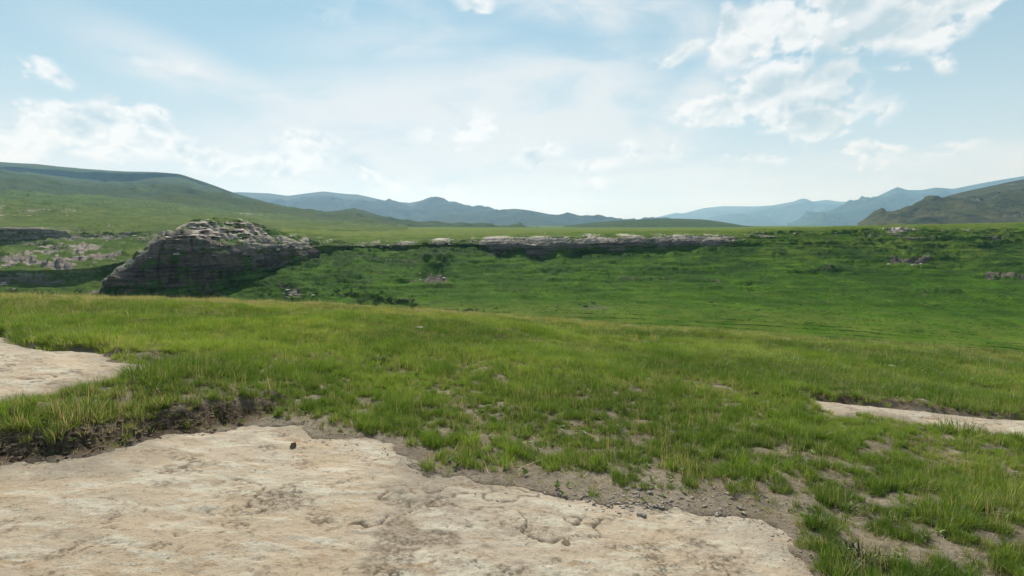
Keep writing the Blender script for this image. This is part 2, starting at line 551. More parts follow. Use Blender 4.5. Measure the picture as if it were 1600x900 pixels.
def poly_sd(x, y, P):
    """signed distance to a polygon (negative inside)"""
    P = np.asarray(P, float)
    d = np.full(np.shape(x), 1e9); ins = np.zeros(np.shape(x), bool)
    n = len(P)
    for i in range(n):
        a, b = P[i], P[(i + 1) % n]
        e = b - a
        wx, wy = x - a[0], y - a[1]
        t = np.clip((wx * e[0] + wy * e[1]) / (e @ e + 1e-12), 0, 1)
        d = np.minimum(d, np.hypot(wx - e[0] * t, wy - e[1] * t))
        c = ((a[1] <= y) & (b[1] > y)) | ((b[1] <= y) & (a[1] > y))
        with np.errstate(divide='ignore', invalid='ignore'):
            xx = a[0] + (y - a[1]) / (b[1] - a[1] if b[1] != a[1] else 1e-9) * e[0]
        ins ^= c & (x < xx)
    return np.where(ins, -d, d)


SLAB1 = [hit(*p) for p in [(-700, 790), (-250, 752), (0, 728), (70, 720), (150, 714), (205, 690), (330, 676), (410, 664), (470, 668),
                           (500, 688), (560, 687), (612, 700), (648, 722), (690, 745), (760, 758), (850, 768), (950, 792),
                           (1080, 800), (1175, 812), (1235, 845), (1262, 900), (1290, 1000), (1300, 1300)]] + [(1.5, -2.5), (-6, -2.5), (-9, 1)]
BARE1 = [hit(*p) for p in [(-700, 770), (-250, 735), (0, 716), (140, 704), (240, 678), (330, 662), (420, 648), (490, 652), (560, 672),
                           (640, 684), (700, 738), (800, 728), (900, 736), (1000, 762), (1100, 768), (1180, 764), (1230, 800),
                           (1275, 850), (1290, 900), (1330, 1000), (1350, 1300)]] + [(1.7, -2.5), (-6, -2.5), (-9, 1)]
SLAB2 = [hit(*p) for p in [(-900, 505), (-300, 515), (0, 530), (60, 546), (95, 551), (165, 552), (180, 566), (246, 573), (205, 586),
                           (150, 604), (90, 616), (40, 632), (0, 645), (-200, 690), (-900, 720)]]
SLAB3 = [hit(*p) for p in [(1276, 627), (1350, 636), (1450, 648), (1600, 658), (1900, 680), (2300, 720), (2300, 790), (1900, 730),
                           (1600, 690), (1500, 672), (1400, 660), (1310, 652), (1284, 642)]]
BANK = [hit(*p) for p in [(-500, 745), (-200, 728), (0, 712), (140, 702), (240, 676), (330, 660), (420, 646), (450, 625), (400, 590), (300, 575),
                          (240, 585), (190, 600), (130, 615), (60, 632), (0, 650), (-200, 690), (-500, 715)]]
BANKF = [hit(*p) for p in [(-500, 745), (-200, 728), (0, 712), (140, 702), (240, 676), (330, 660), (420, 646)]]
LIP3 = [hit(*p) for p in [(1276, 625), (1350, 632), (1450, 643), (1600, 653), (1900, 672)]]
LIP2 = [hit(*p) for p in [(0, 527), (60, 541), (95, 546), (165, 547)]]


def line_d(x, y, P):
    d = np.full(np.shape(x), 1e9)
    for a, b in zip(P[:-1], P[1:]):
        a = np.array(a); b = np.array(b); e = b - a
        t = np.clip(((x - a[0]) * e[0] + (y - a[1]) * e[1]) / (e @ e), 0, 1)
        d = np.minimum(d, np.hypot(x - a[0] - e[0] * t, y - a[1] - e[1] * t))
    return d


def fields(x, y):
    """all the near-ground fields at once"""
    n1 = fbm(x * 0.9, y * 0.9, o=4)
    n2 = fbm(x * 3.1 + 9, y * 3.1, o=3)
    n3 = fbm(x * 0.25 + 40, y * 0.25, o=3)
    s1 = poly_sd(x, y, SLAB1) + 0.16 * n1 + 0.16 * n2 + 0.05 * fbm(x * 11, y * 11, o=2)
    b1 = poly_sd(x, y, BARE1) + 0.24 * n1 + 0.24 * n2
    s2 = poly_sd(x, y, SLAB2) + 0.18 * n1 + 0.12 * n2
    s3 = poly_sd(x, y, SLAB3) + 0.14 * n1 + 0.10 * n2
    bank = poly_sd(x, y, BANK)
    bf = line_d(x, y, BANKF)
    return dict(n1=n1, n2=n2, n3=n3, s1=s1, b1=b1, s2=s2, s3=s3, bank=bank, bf=bf)


def near_h(x, y, f):
    r = np.hypot(x, y)
    z = base_h(x, y)
    z = z + 0.055 * f['n1'] * sstep(2, 7, r) + 0.022 * f['n2'] + 0.012 * fbm(x * 9, y * 9, o=3) * sstep(14, 9, r) + 0.22 * f['n3'] * sstep(6, 18, r) * sstep(60, 25, r)
    # the turf bank, undercut at its front edge
    inb = -f['bank'] + 0.13 * f['n2'] + 0.10 * f['n1']
    edge = sstep(-0.05, 0.16, inb) * 0.6 + sstep(0.1, 0.9, inb) * 0.4
    soft = sstep(0, 0.8, -f['bank'])
    near_front = sstep(1.3, 0.4, f['bf'])
    z = z + 0.24 * (edge * near_front + soft * (1 - near_front))
    # turf standing a little above the two smaller slabs at their upper lips
    z = z + 0.10 * sstep(0.0, 0.18, f['s3']) * sstep(1.6, 0.3, line_d(x, y, LIP3))
    z = z + 0.12 * sstep(0.0, 0.2, f['s2']) * sstep(1.8, 0.3, line_d(x, y, LIP2))
    return z


def build_ground():
    th = np.concatenate([np.linspace(-math.pi, -1.15, 60, endpoint=False), np.linspace(-1.15, 1.15, 560, endpoint=False), np.linspace(1.15, math.pi, 61)])
    r = np.concatenate([[0.02, 0.5, 1.0, 1.5], np.exp(np.linspace(math.log(2.0), math.log(45), 430)), np.linspace(46.5, 175, 60)])
    TH, RR = np.meshgrid(th, r)
    X = RR * np.sin(TH); Y = RR * np.cos(TH)
    f = fields(X, Y)
    Z = near_h(X, Y, f)
    Z = np.where(RR > 60, np.maximum(Z, -46 + 0.4 * f['n3']), Z)
    # sink under the slabs
    Z = Z - 0.07 * sstep(0.03, -0.12, np.minimum(np.minimum(f['s1'], f['s2']), f['s3']))
    soil = sstep(0.42, 0.1, f['bf'] + 0.12 * f['n2']) * sstep(0.45, 0.05, np.abs(f['bank'])) * sstep(-.15, .05, f['s1'])
    soil = np.maximum(soil, sstep(0.30, 0.05, line_d(X, Y, LIP3)) * 0.8)
    clod = fbm(X * 7, Y * 7, o=3)
    Z = Z + soil * 0.05 * clod
    sand = sstep(0.9, 0.1, f['b1'])
    sand = np.maximum(sand, sstep(0.3, 0.0, np.minimum(f['s2'], f['s3'])))
    patch = bare_patch(X, Y, f)
    gapn = sstep(-.05, -.45, fbm(X * 2.9 + 7, Y * 2.9, o=2)) * sstep(14, 9, RR) * .7
    sand = np.maximum(sand, np.maximum(patch, gapn))
    o = mesh_from('ground', np.stack([X, Y, Z], -1).reshape(-1, 3), grid_faces(len(r), len(th))[:, ::-1], [M_GROUND], True,
                  {'sand': sand, 'soil': soil})
    return tag(o, kind='structure')


def bare_patch(x, y, f):
    """0..1: bare sandy patches in the turf"""
    r = np.hypot(x, y); th = np.arctan2(x, y)
    n = fbm(x * 2.4 + 3, y * 2.4 + 8, o=3) + 0.35 * f['n2']
    w = sstep(12, 5.0, r) * 0.30 + sstep(0.12, 0.5, th) * sstep(13, 6, r) * 0.14
    w = w + sstep(1.2, 0.2, f['b1']) * 0.02
    w = w * (1 - 0.8 * sstep(0.3, -0.3, f['bank']))
    w = w * (1 - 0.5 * sstep(-0.30, -0.55, th))
    return sstep(0.62, 0.92, n + w + 0.16)


def build_slab(name, key, thr, rr, trange, lift, seed):
    th = np.linspace(trange[0], trange[1], int((trange[1] - trange[0]) / 0.0042))
    r = np.exp(np.arange(math.log(rr[0]), math.log(rr[1]), 0.0044))
    TH, RR = np.meshgrid(th, r)
    X = RR * np.sin(TH); Y = RR * np.cos(TH)
    f = fields(X, Y)
    sd_ = f[key]
    Zb = base_h(X, Y) + 0.022 * f['n2'] * 0.3 + 0.22 * f['n3'] * sstep(6, 18, RR) + 0.055 * f['n1'] * sstep(2, 7, RR)
    ca, sa = math.cos(R(-14)), math.sin(R(-14))
    xs = (X * ca - Y * sa) * 0.6 + seed; ys = (X * sa + Y * ca) * 1.4
    lay = fbm(xs * 0.8, ys * 0.8, o=5, gain=0.55) * 3.0
    fl = np.floor(lay); fr = lay - fl
    terr = (fl + sstep(0.35, 0.65, fr))              # exfoliating layers
    rel = 0.006 * terr + 0.006 * fbm(xs * 3, ys * 3, o=4, gain=0.6) + 0.006 * fbm(X * 9, Y * 9, o=4, gain=.65)
    cr = np.abs(fbm(xs * 0.9 + 4, ys * 0.55 + 2, o=4, gain=0.6))
    crack = sstep(0.020, 0.004, cr) * sstep(-0.1, 0.25, fbm(X * 0.6 + 31, Y * 0.6, o=2))
    cr2 = np.abs(fbm(xs * 2.1 + 14, ys * 1.2 + 8, o=4, gain=0.6))
    crack = np.maximum(crack, .8 * sstep(0.022, 0.005, cr2) * sstep(.1, .4, fbm(X * 0.9 + 5, Y * 0.9 + 3, o=2)))
    pit = sstep(0.55, 0.8, fbm(X * 3.4 + 50, Y * 3.4, o=3) + 0.0)
    rel = rel - 0.02 * crack - 0.014 * pit
    Z = Zb + lift * sstep(0.02, -0.25, sd_) - 0.055 * sstep(-0.02, 0.10, sd_) + rel * sstep(0.1, -0.3, sd_)
    px, py = project(X, Y, Z)
    stain = np.zeros_like(X)
    if key == 's1':
        for (cx, cy, ax, ay) in [(620, 850, 40, 55), (605, 880, 60, 40), (690, 845, 35, 16), (745, 752, 40, 10), (95, 700, 10, 5), (650, 790, 55, 16)]:
            hx, hy = hit(cx, cy); hx2, _ = hit(cx + ax, cy); _, hy2 = hit(cx, cy + ay)
            q = np.hypot((X - hx) / abs(hx2 - hx), (Y - hy) / abs(hy2 - hy)) + 0.55 * f['n2'] + 0.4 * f['n1']
            stain = np.maximum(stain, sstep(1.1, 0.6, q))
    sandy = sstep(-0.95, -0.15, f['b1'] if key == 's1' else sd_ - 0.25) * sstep(-0.5, 0.3, f['n1'] + 0.2)
    keep = (sd_ < 0.3)
    F = grid_faces(len(r), len(th))[:, ::-1]
    kf = keep.ravel()[F].any(1)
    F = F[kf]
    used = np.unique(F); remap = -np.ones(X.size, int); remap[used] = np.arange(len(used))
    V = np.stack([X, Y, Z], -1).reshape(-1, 3)[used]
    o = mesh_from(name, V, remap[F], [M_SLAB], True,
                  {'stain': stain.ravel()[used], 'crack': (crack * 0.9).ravel()[used], 'sandy': sandy.ravel()[used]})
    return o


build_ground()
o = build_slab('sandstone_slab', 's1', 0.2, (2.2, 12.5), (-1.2, 0.75), 0.010, 0.0)
tag(o, 'large pale cream sandstone slab filling the bottom of the picture', 'rock slab', kind='structure')
o = build_slab('sandstone_slab', 's2', 0.2, (7.0, 24), (-1.15, -0.40), 0.05, 20.0)
tag(o, 'flat pale sandstone slab beyond the turf bank at the left edge', 'rock slab', kind='structure')
o = build_slab('sandstone_slab', 's3', 0.2, (6.0, 18), (0.40, 1.15), 0.04, 40.0)
tag(o, 'narrow strip of bare sandstone in the grass at the right edge', 'rock slab', kind='structure')


# ------------------------------------------------------------------ sheets of terrain (rows of control points)
class Sheet:
    def __init__(self, cols, rows, subs, smooth=3.0):
        """rows: list of dicts px -> (py, Y) or px -> ('z', z, Y)"""
        self.cols = np.asarray(cols, float)
        Zs, Ys = [], []
        for rw in rows:
            ks = sorted(rw)
            zz, yy = [], []
            for k in ks:
                v = rw[k]
                if v[0] == 'z':
                    zz.append(v[1]); yy.append(v[2])
                else:
                    d = pix_dir(k, v[0])
                    zz.append(CAM_Z + v[1] * d[2] / d[1]); yy.append(v[1])
            Zs.append(np.interp(self.cols, ks, zz)); Ys.append(np.interp(self.cols, ks, yy))
        self.Zk = gauss_rows(np.array(Zs), smooth); self.Yk = gauss_rows(np.array(Ys), smooth)
        self.t = np.concatenate([np.linspace(i, i + 1, n, endpoint=False) for i, n in enumerate(subs)] + [[len(subs)]])
        self.refresh()

    def refresh(self):
        self.Z, self.Y = self.at_rows(self.t)
        self.X = self.x_of(self.Y, self.Z)

    def at_rows(self, t):
        i = np.clip(np.floor(t).astype(int), 0, len(self.Zk) - 2); f = (t - i)[:, None]
        return self.Zk[i] * (1 - f) + self.Zk[i + 1] * f, self.Yk[i] * (1 - f) + self.Yk[i + 1] * f

    def x_of(self, Y, Z):
        d = Y * CP - (Z - CAM_Z) * SP
        return (self.cols[None, :] - 800) / 800 * d

    def rowval(self, vals):
        """interpolate per-row values (number or dict px->value) over the grid"""
        A = []
        for v in vals:
            if isinstance(v, dict):
                ks = sorted(v); A.append(np.interp(self.cols, ks, [v[k] for k in ks]))
            else:
                A.append(np.full(len(self.cols), float(v)))
        A = np.array(A)
        i = np.clip(np.floor(self.t).astype(int), 0, len(A) - 2); f = (self.t - i)[:, None]
        return A[i] * (1 - f) + A[i + 1] * f

    def normals(self):
        P = np.stack([self.X, self.Y, self.Z], -1)
        du = np.gradient(P, axis=1); dv = np.gradient(P, axis=0)
        n = np.cross(du, dv)
        return n / (np.linalg.norm(n, axis=-1, keepdims=True) + 1e-9)

    def build(self, name, mat, rock, dry, heath=None, cap=None):
        V = np.stack([self.X, self.Y, self.Z], -1).reshape(-1, 3)
        return mesh_from(name, V, grid_faces(*self.X.shape), [mat], True, {'rock': rock, 'dry': dry, 'heath': np.zeros_like(rock) if heath is None else heath, 'cap': np.zeros_like(rock) if cap is None else cap})

    def find(self, px, py):
        """surface point seen at a pixel (nearest projected grid vertex, nearest in depth first)"""
        if not hasattr(self, 'PX'):
            self.PX, self.PY = project(self.X, self.Y, self.Z)
        d = np.hypot(self.PX - px, self.PY - py)
        m = d < max(3.0, d.min() + 0.5)
        j = np.argmin(np.where(m, self.Y, 1e9))
        return Vector((self.X.flat[j], self.Y.flat[j], self.Z.flat[j]))


def warp_rows(A, shift):
    i = np.clip(np.arange(A.shape[0])[:, None] + np.round(shift).astype(int), 0, A.shape[0] - 1)
    return np.take_along_axis(A, i, 0)


def columns(x0, x1, step, lo=-40, hi=1640, coarse=12):
    a = np.arange(x0, lo, coarse) if x0 < lo else np.array([])
    b = np.arange(max(x0, lo), min(x1, hi), step)
    c = np.arange(hi, x1 + 1, coarse) if x1 > hi else np.array([])
    return np.concatenate([a, b, c])


def ledges(sh, L, rock):
    PX, PY = project(sh.X, sh.Y, sh.Z)
    wob = fbm(sh.X * 0.05, sh.Y * 0.05 + 3, o=3)
    n = fbm(sh.X * 0.2, sh.Y * 0.2, o=3)
    for (x0, x1, y0, y1, h, dec, rk) in L:
        t = np.clip((PX - x0) / (x1 - x0), 0, 1)
        line = y0 + (y1 - y0) * t + 2.6 * wob
        win = sstep(x0 - 12, x0 + 12, PX) * sstep(x1 + 12, x1 - 12, PX)
        up = line - PY
        hh = h * win * np.clip(0.75 + 0.8 * n, 0.15, 1.5)
        sh.Z = sh.Z + hh * sstep(-0.8, 0.8, up) * np.exp(-np.maximum(up, 0) / dec)
        rock = np.maximum(rock, rk * win * np.exp(-((up - 1.5) / 4.0) ** 2))
    sh.X = sh.x_of(sh.Y, sh.Z)
    return rock


# --- the valley side across from the knoll
HS = Sheet(columns(330, 2300, 2.0), [
    {330: ('z', -48, 130), 2300: ('z', -48, 110)},
    {330: ('z', -44, 215), 800: ('z', -43, 200), 1600: ('z', -42, 165), 2300: ('z', -42, 150)},
    {330: ('z', -40, 235), 500: (482, 235), 650: (484, 238), 800: (488, 228), 1000: (492, 222), 1300: (510, 204), 1600: (540, 180), 2300: (580, 165)},
    {330: ('z', -36, 260), 500: (465, 252), 650: (470, 254), 800: (465, 262), 1000: (470, 256), 1300: (478, 245), 1600: (490, 232), 2300: (520, 230)},
    {330: ('z', -30, 300), 450: (438, 290), 550: (430, 300), 700: (430, 310), 800: (430, 315), 1000: (430, 318), 1300: (430, 315), 1600: (435, 300), 2300: (450, 300)},
    {330: ('z', -22, 340), 450: (412, 349), 500: (403, 366), 560: (391, 376), 650: (390, 381), 740: (389, 382), 790: (402, 376), 850: (404, 375), 960: (398, 379), 1060: (392, 383), 1150: (387, 382), 1300: (388, 370), 1600: (392, 358), 2300: (398, 350)},
    {330: ('z', -12, 352), 450: (389, 352), 500: (386, 368), 560: (385, 376), 650: (384, 382), 760: (382, 380), 850: (381, 378), 960: (379, 382), 1060: (377, 386), 1150: (376, 390), 1300: (370, 396), 1600: (372, 385), 2300: (376, 375)},
    {330: ('z', -7, 370), 450: (382, 366), 500: (380, 384), 560: (380, 388), 650: (377, 394), 760: (373, 392), 850: (370, 392), 960: (369, 395), 1060: (368, 398), 1150: (368, 402), 1300: (361, 412), 1600: (359, 405), 2300: (360, 395)},
    {330: (362, 430), 450: (361, 440), 560: (369, 430), 700: (367, 430), 850: (363, 430), 1000: (361, 430), 1150: (360, 430), 1300: (355.5, 440), 1600: (349, 440), 2300: (345, 430)},
    {330: (353, 620), 450: (352, 640), 560: (357, 640), 700: (359, 640), 850: (359.5, 640), 1000: (359, 640), 1150: (358, 640), 1300: (354.5, 640), 1600: (347.5, 600), 2300: (343, 600)},
    {330: (352, 1300), 560: (356, 1300), 850: (357.5, 1300), 1150: (357, 1300), 1600: (352, 1300), 2300: (352, 1300)},
    {330: (353, 4500), 2300: (353, 4500)},
    {330: (352.6, 19500), 2300: (352.6, 19500)},
], [3, 6, 22, 32, 34, 22, 30, 12, 20, 10, 8, 6], smooth=4)
c1 = HS.cols
e1 = fbm(c1 * .017, c1 * 0 + 3, o=3); e2 = fbm(c1 * .05 + 9, c1 * 0 + 8, o=3); e3 = fbm(c1 * .009 + 4, c1 * 0 + 1, o=2)
wc = sstep(430, 520, c1) * sstep(1200, 1080, c1)
fr = np.clip(.12 + .50 * e1, 0, .6) * wc
HS.Zk[5] += (HS.Zk[6] - HS.Zk[5]) * fr
for k_, w_ in ((4, 3.0), (5, 5.0), (6, 6.5), (7, 6.0)):
    HS.Yk[k_] += w_ * (e3 * 1.0 + (e1 * .45 + .12 * e2) * wc)
HS.Zk[7] += (.8 * e2 + .8 * e1) * wc; HS.Zk[6] += .6 * e2 * wc
HS.refresh()
rock = HS.rowval([0, 0, 0, 0, 0,
                  {330: .3, 500: .4, 560: .1, 740: .1, 790: .30, 1080: .25, 1180: 0, 2300: 0},
                  {330: .8, 440: .7, 520: .5, 600: .38, 720: .38, 790: .85, 1080: .8, 1160: .42, 1250: .12, 1450: .1, 2300: .1},
                  {330: .5, 440: .5, 520: .2, 560: .42, 650: .5, 1100: .46, 1200: .40, 1300: .28, 1430: .34, 1500: .15, 2300: .1},
                  0, 0, 0, 0, 0])
dry = HS.rowval([0, .4, .5, .15, .1, {330: .1, 1100: .2, 1300: .55, 2300: .6}, .4, .5, .75, .8, .6, .5, .5])
heath = HS.rowval([0, 0, 0, {330: .9, 560: .8, 700: .45, 2300: .4}, {330: 1.1, 720: 1.0, 2300: 1.0}, 1.15, .8, .5, .1, 0, 0, 0, 0])
amp = HS.rowval([0, .1, .12, .45, {330: 1.2, 650: 1.0, 1000: .7, 2300: .8}, 1, .5, .25, .12, .1, .3, .5, .5])
rock = ledges(HS, [
    (1130, 1300, 386, 382, 1.6, 10, .3), (1330, 1620, 378, 374, 1.7, 10, .35), (1380, 1460, 366, 362, 1.6, 8, .5), (1480, 1620, 363, 366, 1.2, 6, .3),
    (1385, 1455, 412, 410, 1.5, 12, .8), (1300, 1400, 412, 408, .9, 12, .3), (1535, 1640, 433, 436, 1.9, 12, .7), (1480, 1520, 406, 404, 1.2, 9, .2),
    (1195, 1235, 393, 391, 1.3, 9, .4), (1240, 1420, 396, 392, .9, 9, .25),
    (540, 640, 408, 404, 1.1, 10, .35), (690, 790, 401, 396, 1.2, 10, .35), (640, 720, 392, 388, 1.4, 7, .5),
    (657, 703, 410, 410, 3.8, 9, .35), (820, 880, 421, 416, .7, 10, .1), (400, 480, 446, 452, 1.2, 10, .45),
    (520, 640, 452, 456, 1.3, 10, .2), (560, 652, 462, 478, 1.8, 10, .2), (905, 1030, 440, 437, .4, 8, 0), (1040, 1240, 450, 452, .5, 10, 0),
    (950, 1110, 470, 478, .35, 8, 0), (1180, 1420, 440, 446, .35, 8, 0), (1300, 1600, 520, 524, .35, 8, 0), (1250, 1620, 508, 514, .3, 6, 0),
] + [(x_, x_ + random.uniform(25, 110), y_, y_ + random.uniform(-4, 4), random.uniform(.5, 1.3), random.uniform(6, 11), random.choice([0, .1, .3, .45]))
     for x_, y_ in [(random.uniform(470, 780), random.uniform(392, 450)) for _ in range(22)] + [(random.uniform(1080, 1600), 365 + abs(random.gauss(0, 30))) for _ in range(34)]
     + [(random.uniform(780, 1500), random.uniform(420, 470)) for _ in range(14)]], rock)
wr = 5.0 * fbm(HS.X * .06, HS.Y * .03, o=3)
rock = np.where(HS.Y < 620, warp_rows(rock, wr), rock)
X, Y, Z = HS.X, HS.Y, HS.Z
N = HS.normals()
PX0, PY0 = project(X, Y, Z)
big = fbm(X * .018, Y * .018, o=3)
med = fbm(X * .075 + 5, Y * .075, o=4, gain=.55)
fin = fbm(X * .32 + 2, Y * .32, Z * .3, o=4, gain=.6)
gul = np.abs(fbm(X * .045 + 20, Y * .012, o=3))
disp = amp * (1.5 * big + 0.6 * med + 0.16 * fin - 0.8 * sstep(.14, 0, gul)) + .9 * (med + .4 * fin) * sstep(700, 480, PX0) * sstep(488, 470, PY0)
# contour terracettes on the grass
terrc = fbm(X * .022, Z * .75 + .03 * Y, o=4, gain=.6)
disp = disp + (.25 + .75 * amp) * (Y < 420) * (.55 * terrc + .5 * sstep(.05, .35, terrc))
rk = rock * (Y < 600)
strat = fbm(X * .04, Y * .04, Z * .75, o=3)
blk = fbm(X * .22, Y * .22, Z * .10, o=4, gain=.6)
disp = disp + sstep(.3, .8, rk) * (1.1 * strat + 1.2 * blk)
# hollow with an overhang on the slope
PX, PY = project(X, Y, Z)
q = np.hypot((PX - 680) / 26, (PY - 428) / 16)
disp = disp - 3.6 * sstep(1.15, .45, q)
rock = np.maximum(rock, .62 * sstep(1.05, .5, np.hypot((PX - 681) / 27, (PY - 431) / 14)))
rock = np.maximum(rock, .60 * sstep(1.1, .4, np.hypot((PX - 460) / 26, (PY - 459) / 9)))
rock = np.maximum(rock, .40 * sstep(1.1, .4, np.hypot((PX - 925) / 45, (PY - 480) / 9)))
rock = rock + np.where((rock > .25) & (Y > 350), .34 * fbm(X * .035 + 70, Y * .01, o=3), 0)
HS.X = X + N[..., 0] * disp; HS.Y = Y + N[..., 1] * disp; HS.Z = Z + N[..., 2] * disp
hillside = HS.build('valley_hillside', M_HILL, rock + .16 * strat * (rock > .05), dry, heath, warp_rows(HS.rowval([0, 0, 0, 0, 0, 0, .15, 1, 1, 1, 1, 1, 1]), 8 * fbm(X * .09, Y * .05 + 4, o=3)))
HSROCK = rock
tag(hillside, kind='structure')

# --- terraced side valley on the left
LH = Sheet(columns(-900, 640, 2.0), [
    {-900: ('z', -46, 170), 640: ('z', -52, 200)},
    {-900: ('z', -40, 260), 0: ('z', -41, 262), 150: ('z', -42, 270), 250: ('z', -46, 320), 640: ('z', -60, 420)},
    {-900: (452, 290), 0: (452, 290), 60: (455, 290), 150: (458, 292), 250: ('z', -40, 350), 640: ('z', -50, 450)},
    {-900: (440, 300), 0: (444, 301), 60: (443, 303), 150: (432, 309), 250: ('z', -34, 380), 640: ('z', -40, 470)},
    {-900: (420, 302), 0: (424, 304), 60: (423, 306), 110: (421, 307), 150: (419, 312), 200: (411, 330), 250: ('z', -24, 400), 640: ('z', -30, 490)},
    {-900: (408, 330), 0: (410, 330), 60: (406, 335), 150: (404, 340), 200: (399, 355), 250: ('z', -16, 420), 640: ('z', -20, 510)},
    {-900: (390, 385), 0: (390, 385), 60: (387, 395), 150: (382, 405), 200: (380, 412), 250: (372, 430), 640: ('z', -14, 530)},
    {-900: (380, 403), 0: (381, 404), 80: (374, 418), 150: (372, 427), 250: (364, 445), 320: (358, 470), 640: ('z', -10, 540)},
    {-900: (354, 404), 0: (357, 406), 80: (359, 420), 120: (366, 430), 200: (364, 440), 250: (360, 455), 320: (354, 480), 640: ('z', -6, 560)},
    {-900: (346, 450), 0: (350, 450), 120: (352, 470), 250: (352, 500), 320: (349, 540), 400: (350, 580), 640: (358, 640)},
    {-900: (325, 640), 0: (328, 650), 150: (333, 680), 300: (338, 740), 420: (345, 800), 640: (356, 900)},
    {-900: (312, 900), 0: (314, 900), 150: (320, 950), 300: (329, 1000), 420: (340, 1050), 640: (356, 1200)},
    {-900: (290, 1500), 0: (298, 1500), 150: (306, 1500), 300: (320, 1500), 420: (332, 1500), 640: (355, 1700)},
    {-900: ('z', 90, 2600), 0: ('z', 90, 2600), 640: ('z', -20, 2600)},
], [3, 5, 10, 16, 12, 18, 10, 20, 8, 26, 24, 24, 6], smooth=5)
rock = LH.rowval([0, 0, 0, {-900: .6, 0: .6, 130: .5, 180: .3, 640: 0}, {-900: .36, 0: .36, 190: .40, 230: .3, 640: 0},
                  {-900: .16, 160: .16, 640: 0}, .22, {-900: .5, 90: .5, 160: .30, 260: .3, 640: .2}, {-900: .6, 95: .55, 150: .36, 240: .34, 300: .2, 640: .1}, .05, .05, .02, 0, 0])
dry = LH.rowval([0, 0, .1, .2, .3, .3, .3, .3, .4, .5, .5, .3, .2, .2])
amp = LH.rowval([.3, .6, 1, .6, .4, .8, .8, .4, .3, .8, 1.6, 2, 2, 2])
rock = ledges(LH, [
    (60, 140, 392, 388, 2.0, 8, .75), (100, 215, 376, 368, 1.3, 6, .6), (110, 160, 396, 390, 1.5, 8, .8), (-40, 130, 334, 331, 3.2, 10, .45),
    (160, 330, 357, 352, 1.6, 8, .2), (10, 62, 306, 304, 7, 10, .5), (150, 290, 318, 327, 3.0, 12, .05), (245, 285, 328, 326, 5, 8, .35),
    (0, 60, 408, 412, 2.2, 6, .8), (80, 190, 409, 404, 1.7, 6, .8), (0, 120, 417, 416, 1.8, 5, .8), (-20, 40, 438, 442, 2, 8, .7), (10, 100, 402, 396, 1.5, 8, .6),
    (180, 240, 345, 343, 2.0, 8, .1), (300, 420, 341, 345, 2.0, 8, .1),
] + [(x_, x_ + random.uniform(30, 110), y_, y_ + random.uniform(-4, 3), random.uniform(1.0, 2.6), random.uniform(5, 9), random.choice([.1, .3, .5]))
     for x_, y_ in [(random.uniform(-60, 230), random.uniform(362, 440)) for _ in range(22)] + [(random.uniform(-60, 420), random.uniform(305, 350)) for _ in range(10)]], rock)
rock = warp_rows(rock, 4 * fbm(LH.X * .05, LH.Y * .03, o=3)) * (LH.Y < 1200)
X, Y, Z = LH.X, LH.Y, LH.Z
N = LH.normals()
fs = np.clip(Y / 350, 1, 5)
disp = amp * (1.3 * fbm(X * .02, Y * .02, o=3) + .8 * fbm(X * .075, Y * .075, o=4, gain=.55) + .25 * fbm(X * .3, Y * .3, o=3, gain=.6) * sstep(700, 450, Y) + 2.6 * fbm(X * .009 + 4, Y * .009, o=3) * sstep(500, 900, Y))
strat = fbm(X * .04, Y * .04, Z * .75, o=3)
disp = disp + sstep(.3, .8, rock) * (1.2 * strat + 1.6 * fbm(X * .2, Y * .2, Z * .1, o=4, gain=.6))
LH.X = X + N[..., 0] * disp; LH.Y = Y + N[..., 1] * disp; LH.Z = Z + N[..., 2] * disp
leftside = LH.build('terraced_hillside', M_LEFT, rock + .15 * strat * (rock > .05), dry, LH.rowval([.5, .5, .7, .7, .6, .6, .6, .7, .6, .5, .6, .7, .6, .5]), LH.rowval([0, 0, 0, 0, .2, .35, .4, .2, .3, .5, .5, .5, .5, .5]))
LHROCK = rock
tag(leftside, kind='structure')

